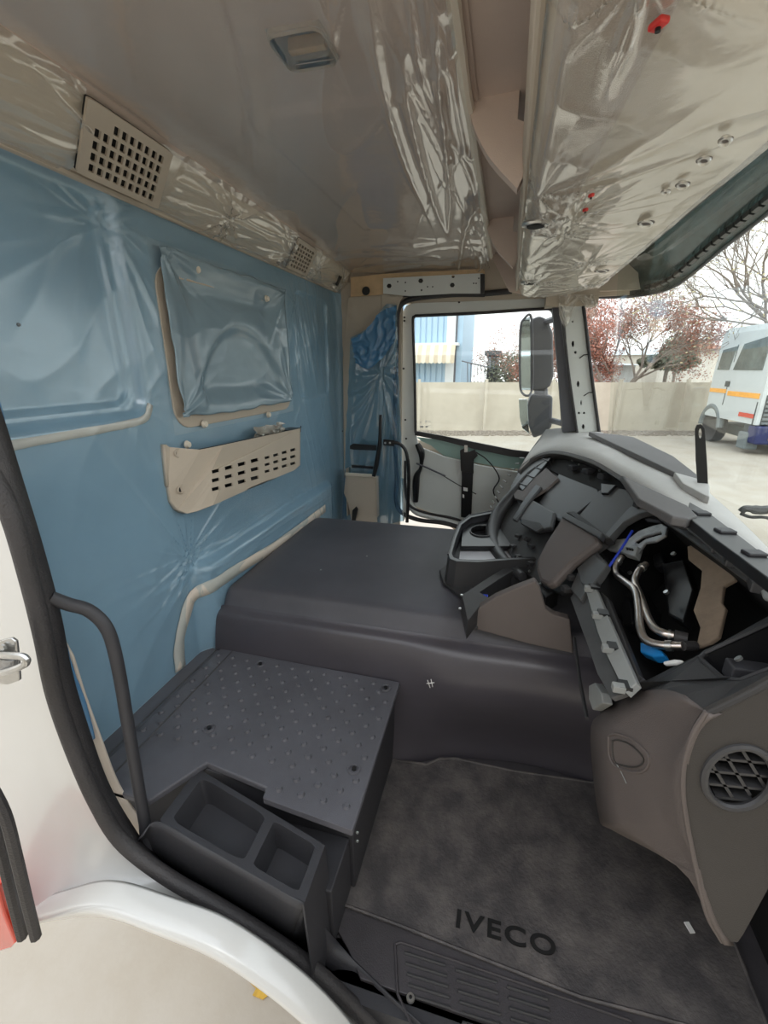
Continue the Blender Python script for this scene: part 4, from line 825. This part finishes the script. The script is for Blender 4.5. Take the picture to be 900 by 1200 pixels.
MB().tube(onmesh(rf_, [(722, 894), (728, 905), (734, 918)]), .0011, 5).build('hair_scratch', M_grey, ek)
# speaker grille
sg = MB(); vr = [p for p in vh]; sg.tube(vr + [vr[0], vr[1]], .006, 8, cap=False); o = sg.build('speaker_ring', M_dash2, ek, smooth=True)
rx = (Y(907, 911, .62) - sc_).length; rz_ = (Y(866, 947, .62) - sc_).length
MB().disc(sc_ + Vector((0, .03, 0)), (0, -1, 0), rx * 1.15, .004, 28).build('speaker_backing', M_void, ek)
def bars(ang, sp_, nme):
    d = Vector((math.cos(ang), 0, math.sin(ang))); e = Vector((-d.z, 0, d.x))
    for k in range(-4, 5):
        off = k * sp_; 
        if abs(off) > rz_ * .96: continue
        hlf = rx * math.sqrt(max(0, 1 - (off / (rz_ * 1.02)) ** 2)); c = sc_ + e * off + Vector((0, .006, 0))
        MB().poly([c - d * hlf - e * .0022, c + d * hlf - e * .0022, c + d * hlf + e * .0022, c - d * hlf + e * .0022], .018, nrm=(0, -1, 0)).build(nme, M_dash2, o)
bars(math.radians(8), rz_ * .42, 'grille_bar'); bars(math.radians(-55), rz_ * .40, 'grille_crossbar')
# ------------------------------------------------------------ CUP HOLDER CONSOLE
cc = thing('centre_console', Vector((0, 1.5, .5)), 'dark centre console tray with cup holder, standing on the engine cover', 'console')
rim_px = [(525, 650), (531, 630), (538, 613), (550, 604), (575, 599), (605, 600), (640, 640), (640, 655), (600, 656), (589, 657), (560, 659), (535, 658), (527, 655)]
rim = [onz(u, v, .605) for u, v in rim_px]; cen = sum(rim, Vector()) / len(rim)
inner = [p.lerp(cen, .10) for p in rim]
MB().poly(rim, .012, [inner], nrm=(0, 0, 1)).build('rim', M_blk2, cc, bevel=.003)
mb = MB(); base = [Vector((p.x, p.y, .507)) + (p - cen) * .06 for p in rim]; base = [Vector((p.x, p.y, .507)) for p in base]
mb.loft([rim + [rim[0]], base + [base[0]]]); mb.build('outer_wall', M_dash, cc, smooth=True)
low = [Vector((p.x, p.y, .545)) for p in inner]; mb = MB(); mb.loft([inner + [inner[0]], low + [low[0]]]); mb.add(low, [tuple(range(len(low)))]); mb.build('inner_well', M_blk, cc)
MB().poly([onz(u, v, .550) for u, v in ((538, 656), (540, 640), (572, 643), (597, 646), (600, 656))], .004, nrm=(0, 0, 1)).build('pale_liner', M_palegrey, cc, label='pale grey liner mat')
MB().poly([onz(u, v, .575) for u, v in ((540, 640), (542, 618), (556, 608), (590, 606), (600, 640))], .02, [[onz(566 + 14 * math.cos(t * .45), 622 + 6 * math.sin(t * .45), .575) for t in range(14)]], nrm=(0, 0, 1)).build('cup_shelf', M_blk2, cc, bevel=.002)
MB().tube([onz(566 + 15 * math.cos(t * .3), 622 + 6.5 * math.sin(t * .3), .578) for t in range(22)], .003, 6, cap=False).build('cup_ring', M_dash2, cc, smooth=True)
MB().tube(rim[:6], .0035, 6).build('rim_highlight_edge', M_dash2, cc)
# lower housing + brown cheek
hs_ = [onz(u, v, .575) for u, v in ((541, 697), (575, 675), (600, 660), (645, 662), (655, 690), (640, 700), (627, 684), (590, 692), (562, 710), (548, 728))]
MB().poly(hs_, .06, [[p.lerp(sum(hs_, Vector()) / len(hs_), .35) for p in (hs_[0], hs_[1], hs_[2], hs_[3], hs_[6], hs_[8])]], nrm=(0, 0, 1)).build('lower_housing', M_dash, cc, bevel=.003)
MB().poly([Y(u, v, 1.19) for u, v in ((549, 735), (548, 728), (562, 712), (580, 700), (603, 690), (627, 681), (632, 688), (640, 714), (650, 721), (668, 726), (672, 766), (620, 755))], .03, nrm=(0, -1, 0)).build('side_cheek', M_brown, cc, bevel=.004, label='brown grey side cheek')
MB().poly([onz(u, v, .513) for u, v in ((515, 668), (519, 682), (541, 699), (548, 735), (560, 735), (560, 690), (530, 655))], .012, nrm=(0, 0, 1)).build('foot_flange', M_dash, cc, bevel=.003)
for u, v in ((541, 698), (539, 714)): MB().disc(onz(u, v, .575), (0, 0, 1), .004, .004, 8).build('screw', M_zinc, cc)
MB().box(onz(566, 700, .55), (.03, .02, .015)).build('blue_connector', M_bluep, cc, bevel=.002)
# tall black bracket on dash top (outside edge)
bk_ = thing('upright_bracket', ony(828, 585, 1.36), 'tall slim black bracket with an oval hole, upright on the dash top', 'bracket')
MB().poly([ony(u, v, 1.36) for u, v in ((815, 503), (817, 498), (822, 497), (826, 502), (829, 545), (831, 592), (819, 584), (816, 540))], .006, [[ony(821 + 2.2 * math.cos(t * .7), 508 + 6 * math.sin(t * .7), 1.36) for t in range(9)]], nrm=(0, -1, 0)).build('blade', M_blk2, bk_, bevel=.001)
# ------------------------------------------------------------ OUTSIDE
ZG = -1.1
struct(MB().grid(lambda a, b: Vector((-60 + a * 120, -30 + b * 110, ZG)), 8, 8).build('ground', M_grd), 'pale concrete yard')
tag(MB().poly([onz(u, v, ZG + .005) for u, v in ((292, 1150), (303, 1145), (314, 1153), (318, 1163), (308, 1171), (296, 1166), (300, 1158))], .004, nrm=(0, 0, 1)).build('fallen_leaf', M_yleaf), 'yellow fallen leaf lying on the yard below the door sill', 'leaf')
W0 = Vector((-3.14, 17.03, ZG)); WD = Vector((.967, .255, 0)).normalized(); WN = Vector((WD.y, -WD.x, 0))
yw = struct(MB().box(W0 + WD * 2.5 + Vector((0, .17, .9)), (24, .08, 1.8), Matrix.Rotation(math.atan2(WD.y, WD.x), 3, 'Z')).build('yard_wall', M_wall), 'precast concrete yard wall')
RW = Matrix.Rotation(math.atan2(WD.y, WD.x), 3, 'Z')
base = MB().box((0, 0, 0), (2.42, .09, .415)).build('wall_panel', M_wall, yw, bevel=.012); pm = base.data
k = 0
for i in range(-4, 6):
    for r in range(4):
        o = base if k == 0 else base.copy()
        if k: COL.objects.link(o)
        k += 1; p = W0 + WD * (i * 2.5 + 1.25) + Vector((0, 0, .24 + r * .47)) + WN * (.07 + .008 * random.random()); o.location = p - wloc(yw); o.rotation_euler = (0, 0, math.atan2(WD.y, WD.x))
for i in range(-4, 7): MB().box(W0 + WD * (i * 2.5) + WN * .10 + Vector((0, 0, .96)), (.10, .12, 1.92), RW).build('wall_post', M_wall, yw, bevel=.01)
mb = MB(); random.seed(3)
for i in range(2600):
    p = W0 + WD * random.uniform(-4, 10.5) + WN * (.2 + random.random() ** 1.4 * 1.1); s = random.uniform(.03, .08); mb.box(p + Vector((0, 0, s * .3)), (s, s * 1.2, s * .7), Matrix.Rotation(random.random() * 3, 3, 'Z'))
tag(mb.build('gravel_strip', M_gravel), 'strip of loose grey gravel along the foot of the yard wall', 'gravel', kind='stuff')
# blue clad building
bb = thing('clad_building', Vector((-5, 24, ZG)), 'pale blue ribbed steel-clad building beyond the yard wall', 'building')
c0 = ony(533, 400, 22); cx = c0.x
MB().boxb((cx - 9, 22, ZG), (cx, 34, 7)).build('wall_block', M_bldg, bb)
for i in range(34):
    x = cx - .12 - i * .27; MB().boxb((x - .10, 21.95, ZG), (x + .10, 22, 7)).build('cladding_rib', M_bldg, bb)
MB().boxb((cx - .38, 21.9, ZG), (cx + .02, 21.96, 7)).build('corner_flashing', M_bldw, bb, label='white corner panel')
MB().boxb((cx, 22.0, ZG), (cx + .35, 28, 7)).build('return_wall', M_bldg, bb); MB().boxb((cx + .02, 21.9, ZG), (cx + .10, 22, 7)).build('downpipe', M_mhouse, bb)
an = thing('awning', ony(510, 410, 21.4), 'cream and sand striped awning on the blue building', 'awning')
a0 = ony(480, 408, 21.3); a1 = ony(545, 404, 21.3)
MB().boxb((a0.x - 2, 21.2, a1.z - .02), (a1.x - .3, 21.95, a1.z + .10)).build('cassette', M_bldw, an)
nstr = 20
for i in range(nstr):
    x = a0.x - 1.6 + i * (a1.x - .4 - a0.x + 1.6) / nstr; wdt = (a1.x - .4 - a0.x + 1.6) / nstr
    MB().add([(x, 21.2, a1.z), (x + wdt, 21.2, a1.z), (x + wdt, 20.9, a1.z - .42), (x + wdt, 20.88, a1.z - .75), (x + wdt / 2, 20.88, a1.z - .80), (x, 20.88, a1.z - .75), (x, 20.9, a1.z - .42)], [(0, 1, 2, 6), (2, 3, 4, 5, 6)]).build('awning_stripe', M_awn2 if i % 2 else M_awn, an, solid=.01)
sb = thing('glass_annex', Vector((0, 30, ZG)), 'small grey flat-roofed annex with dark windows behind the wall', 'building')
s0 = ony(571, 430, 30); s1 = ony(584, 414, 30)
MB().boxb((s0.x, 30, ZG), (s1.x, 33, s1.z - .1)).build('block', M_mhouse, sb); MB().boxb((s0.x - .2, 29.7, s1.z - .1), (s1.x + .2, 33, s1.z + .15)).build('roof_slab', M_tdark, sb)
for i in range(3): MB().boxb((s0.x + .05 + i * .24, 29.95, s1.z - .9), (s0.x + .22 + i * .24, 30.0, s1.z - .2)).build('window', M_hroof, sb)
for i in range(6): MB().tube([ony(548 + i * 4, 452, 21), ony(548 + i * 4, 425 + i * 1.0, 21)], .02, 5).build('railing_post', M_mhouse, sb)
MB().tube([ony(541, 423, 21), ony(575, 431, 21)], .025, 5).build('handrail', M_mhouse, sb)
def house(name, u0, u1, vt, ve, y, label, m, mr):
    h = thing(name, ony((u0 + u1) / 2, 430, y), label, 'building'); a = ony(u0, ve, y); b = ony(u1, ve, y); t = ony((u0 + u1) / 2, vt, y + 2).z
    MB().boxb((a.x, y, ZG), (b.x, y + 6, a.z)).build('wall', m, h)
    MB().add([(a.x - .4, y - .4, a.z), (b.x + .4, y - .4, a.z), (b.x + .4, y + 6.4, a.z), (a.x - .4, y + 6.4, a.z), (a.x + .8, y + 3, t), (b.x - .8, y + 3, t)], [(0, 1, 5, 4), (1, 2, 5), (2, 3, 4, 5), (3, 0, 4), (0, 3, 2, 1)]).build('roof', mr, h)
    return h
house('brick_house', 803, 850, 399, 409, 42, 'far house with brown tiled roof left of the white truck', M_house, M_roofb)
house('pale_house', 722, 790, 408, 416, 50, 'low far white house behind the bare tree', M_house, M_hroof)
house('white_shed', 700, 745, 424, 428, 26, 'white shed roof showing just over the yard wall', M_bldw, M_hroof)
def blob(name, c, r, m, n=1600, s=.12, seed=1):
    random.seed(seed); mb = MB()
    for i in range(n):
        d = Vector((random.gauss(0, 1), random.gauss(0, 1), random.gauss(0, 1))).normalized() * random.random() ** .4
        p = Vector(c) + Vector((d.x * r[0], d.y * r[1], d.z * r[2])); a = Vector((random.gauss(0, 1), random.gauss(0, 1), random.gauss(0, 1))).normalized() * s; b = a.orthogonal().normalized() * s * .7
        mb.add([p - a, p + b, p + a, p - b], [(0, 1, 2, 3)])
    return mb
for (u, v, y, r, m, lab, sd) in ((783, 424, 24, (1.3, .8, .35), M_leafg, 'low dark hedge beyond the yard wall left of the truck', 1), (598, 436, 30, (1.6, 1, 1.2), M_leafg, 'dull green bush seen left of the door mirror', 2), (795, 392 + 22, 30, (1.0, .8, 1.1), M_leafg, 'small green conifer in front of the brown-roofed house', 4)):
    h = thing('shrub', ony(u, v, y), lab, 'shrub'); blob('f', ony(u, v, y), r, m, 1800, .09, sd).build('foliage', m, h); MB().tube([Vector((ony(u, v, y).x, y, ZG)), ony(u, v, y)], .08, 6).build('stem', M_bark, h)
# trees
def tree(name, base, height, lean, label, leafm, seed, nleaf, depth=6, spread=.55, lsz=.05, r0=.16, n0=3):
    random.seed(seed); t = thing(name, base, label, 'tree'); mb = MB(); tips = []
    def br(p, d, L, r, k):
        q = [p]; dd = d.copy()
        for s in range(3): dd = (dd + Vector((random.gauss(0, .13), random.gauss(0, .13), random.gauss(0, .08) + .03))).normalized(); q.append(q[-1] + dd * L / 3)
        mb.tube(q, [r, r * .88, r * .76, r * .66], 5 if k > 2 else 3, cap=False)
        if k <= 2: tips.append(q[-1]); tips.append(q[2])
        if k == 0: return
        for i in range(3 if k > 1 else 2):
            a = dd.orthogonal().normalized(); a = Matrix.Rotation(random.random() * 6.28, 3, dd) @ a
            br(q[random.choice((2, 3, 3))], (dd + a * random.uniform(spread * .7, spread * 1.5)).normalized(), L * random.uniform(.66, .84), r * .6, k - 1)
    p = Vector(base); hh = height * .18; mb.tube([p, p + lean * hh * .5 + Vector((0, 0, hh * .5)), p + Vector((lean.x * hh, lean.y * hh, hh))], [r0 * 1.3, r0 * 1.1, r0], 8); top = p + Vector((lean.x * hh, lean.y * hh, hh))
    for i in range(n0 + 1):
        a = i * 6.28 / (n0 + 1) + random.random(); br(top, (Vector((math.cos(a) * .8, math.sin(a) * .8, .75)) + lean * .6).normalized(), height * .24, r0 * .6, depth)
    mb.build('branches', M_bark, t)
    lf = MB()
    for i in range(nleaf):
        c = random.choice(tips) + Vector((random.gauss(0, .16), random.gauss(0, .16), random.gauss(0, .14))); a = Vector((random.gauss(0, 1), random.gauss(0, 1), random.gauss(0, 1))).normalized() * lsz * random.uniform(.6, 1.4); b = a.orthogonal().normalized() * lsz * .6
        lf.add([c - a, c + b, c + a, c - b], [(0, 1, 2, 3)])
    tag(lf.build('leaves', leafm, t), kind='stuff')
tree('bare_tree', (4.6, 21.5, ZG), 6.2, Vector((.1, 0, 0)), 'spreading bare tree with russet leaves behind the yard wall', M_leafr, 11, 13000, 6, .6, .05, .13)
tree('bare_tree', (3.0, 23.0, ZG), 4.6, Vector((-.2, 0, 0)), 'smaller russet tree directly right of the windscreen pillar', M_leafr, 12, 9000, 5, .7, .05, .10)
tree('bare_tree', (.7, 30.0, ZG), 5.2, Vector((0, 0, 0)), 'small distant reddish tree seen left of the door mirror', M_leafr, 14, 2500, 5, .6, .05, .10)
tree('yellowing_tree', (11.0, 20.5, ZG), 11.0, Vector((-.25, -.15, 0)), 'tall thin-branched yellowing tree above the white truck', M_leafy, 21, 4000, 6, .55, .05, .15, 5)
# white truck
K = onz(876, 533, ZG); F_ = Vector((K.x - .20, K.y + 2.9, ZG)); sdir = (F_ - K).normalized(); fdir = Vector((sdir.y, -sdir.x, 0))
tk = thing('white_truck', K, 'old white truck with an orange side stripe parked facing the cab', 'truck')
def T(a, b, c): return K + sdir * a + fdir * b + Vector((0, 0, c))   # a along side, b across the front, c up
L_ = (F_ - K).length; W_ = 2.4
zr = T(0, 0, 0).z
def hz(v): return ony(876, v, K.y).z - ZG
zt, zw0, zw1, zb = hz(376), hz(384), hz(437), hz(498)
def tbox(name, a0, a1, b0, b1, c0, c1, m, par=tk, bev=.02):
    v = [T(a, b, c) for a in (a0, a1) for b in (b0, b1) for c in (c0, c1)]
    return MB().add(v, [(0, 1, 3, 2), (4, 6, 7, 5), (0, 4, 5, 1), (2, 3, 7, 6), (0, 2, 6, 4), (1, 5, 7, 3)]).build(name, m, par, bevel=bev)
slo = lambda c: .16 * max(0, (c - zw1) / (zt - zw1))      # the cab leans back and in above the waist
prof_ = [(zb, 0), (zw1, 0), (zw0, .14), (zt, .34)]
lines = []
for c, s in prof_: lines.append([T(s * .7, s * .35, c), T(s * .7, W_ - s * .35, c), T(L_ - s * .2, W_ - s * .35, c), T(L_ - s * .2, s * .35, c), T(s * .7, s * .35, c)])
mb = MB(); mb.loft(lines); mb.add(lines[-1][:4], [(0, 1, 2, 3)]); mb.build('cab_shell', M_twhite, tk, bevel=.04)
def side(name, px, m, off=.02, th=.02):
    """panel on the truck's left flank given as (along 0..1, height fraction waist..roof)"""
    pts = []
    for a, c in px: s = .14 * max(0, (c - zw1)) / (zw0 - zw1); pts.append(T(a * L_, s * .35 - off, c))
    return MB().poly(pts, th).build(name, m, tk, bevel=.005)
H = lambda v: zw1 + (437 - v) / (437 - 384) * (zw0 - zw1)
side('side_window', [(.10, H(434)), (.10, H(392)), (.52, H(400)), (.60, H(434))], M_tglass)
side('quarter_window', [(.68, H(434)), (.64, H(402)), (.90, H(406)), (.92, H(434))], M_tglass)
side('door_line', [(.04, H(384)), (.06, H(384)), (.06, zb), (.04, zb)], M_tdark, .012, .01); side('door_line', [(.62, H(400)), (.635, H(400)), (.66, zb + .4), (.645, zb + .4)], M_tdark, .012, .01)
zs = H(467); side('orange_stripe', [(.04, zs + .10), (.04, zs - .04), (.60, zs - .04), (.60, zs + .10)], M_torange); side('orange_stripe', [(.64, zs + .14), (.64, zs + .02), (.98, zs + .02), (.98, zs + .14)], M_torange)
side('door_handle', [(.60, zs + .38), (.60, zs + .22), (.68, zs + .22), (.68, zs + .38)], M_tdark, .03); side('side_lamp', [(.05, zb + .28), (.05, zb + .16), (.30, zb + .16), (.30, zb + .28)], M_redlens, .03)
tbox('front_windscreen', -.02, .02, .12, W_ - .12, zw1 + .05, zw0 - .05, M_tglass).rotation_euler = (0, 0, 0)
tbox('windscreen_frame', -.012, .02, .04, W_ - .04, zw1 - .06, zw1 + .03, M_twhite)
gp0 = hz(463); gp1 = zb
for i in range(7): c = gp1 + (gp0 - gp1) * (i + .5) / 7; tbox('grille_slat', -.05, 0, .12, W_ - .12, c - .035, c + .025, M_tgrey, bev=.005)
tbox('grille_backing', -.015, 0, .10, W_ - .10, gp1, gp0, M_tdark)
tbox('bumper', -.16, .3, .0, W_, hz(520), zb - .02, M_tblue, bev=.05)
tbox('bumper_lamp', -.18, -.15, .30, .55, hz(515), hz(503), M_foam)
tbox('step_box', .18, .62, -.05, .3, hz(528), hz(508), M_tgrey, bev=.04); tbox('step_mount', .1, .6, .05, .3, hz(508), zb, M_tdark)
MB().tube([T(.86 * L_ + .60 * math.cos(t), .06, .52 + .62 * math.sin(t)) for t in [i * math.pi / 12 for i in range(13)]], .10, 8).build('mudguard', M_tgrey, tk, smooth=True)
MB().disc(T(.86 * L_, .05, .50), fdir, .48, .30, 28).build('wheel', M_seal, tk)
MB().tube([T(.1, -.02, zw0), T(.0, -.12, zw0 + .05), T(.0, -.12, zw0 - .02)], .03, 6).build('roof_lamp', M_mhouse, tk)
MB().boxb(tuple(T(.3, .4, .3)), tuple(T(L_, W_ - .3, .6))).build('chassis', M_tdark, tk)
# near exterior parts of this cab
mr = thing('door_mirror', Vector((.15, 2.95, 1.1)), 'grey two-part exterior mirror outside the far door window', 'mirror')
ym = 2.92
def mpoly(pts, th, name, m, y=ym, par=mr, bev=.02): return MB().poly([ony(u, v, y) for u, v in pts], th, nrm=(0, -1, 0)).build(name, m, par, bevel=bev)
mpoly([(622, 374), (632, 370), (642, 374), (648, 390), (649, 440), (645, 452), (640, 456), (622, 458), (620, 420)], .14, 'upper_housing', M_mhouse, bev=.03)
mpoly([(622, 462), (648, 464), (647, 500), (640, 508), (625, 514), (620, 500), (617, 480)], .14, 'lower_housing', M_mhouse, bev=.03)
mpoly([(626, 452), (642, 452), (643, 468), (626, 468)], .08, 'mirror_neck', M_mhouse, ym + .03)
mpoly([(610, 385), (614, 374), (621, 371), (622, 400), (622, 457), (611, 457), (608, 430)], .05, 'upper_glass', M_mirror, ym - .02, bev=.002)
mpoly([(608, 468), (618, 468), (620, 508), (612, 502), (609, 490)], .05, 'lower_glass', M_mirror, ym - .02, bev=.002)
MB().tube(smp([ony(u, v, ym - .03) for u, v in ((609, 430), (610, 385), (614, 374), (622, 370), (624, 400), (623, 458), (611, 459), (609, 430))], 40), .007, 6).build('glass_rim', M_mhouse, mr, smooth=True)
MB().tube([ony(632, 380, ym + .1), ony(660, 370, YF + .12)], .018, 8).build('mirror_arm', M_mhouse, mr); MB().tube([ony(635, 490, ym + .1), ony(675, 500, YF + .12)], .018, 8).build('mirror_arm', M_mhouse, mr)
wp = thing('wiper_arm', Vector((.9, 1.6, .8)), 'black wiper arm joint outside at the right edge of the windscreen', 'wiper')
MB().tube(smp([ony(u, v, 1.75) for u, v in ((868, 600), (874, 596), (890, 598), (915, 601), (960, 640))], 20), [.012] * 8 + [.016] * 12, 8).build('arm', M_seal, wp, smooth=True)
MB().tube(smp([ony(u, v, 1.75) for u, v in ((868, 602), (880, 606), (900, 607), (930, 620))], 12), .006, 6).build('blade', M_seal, wp, smooth=True)
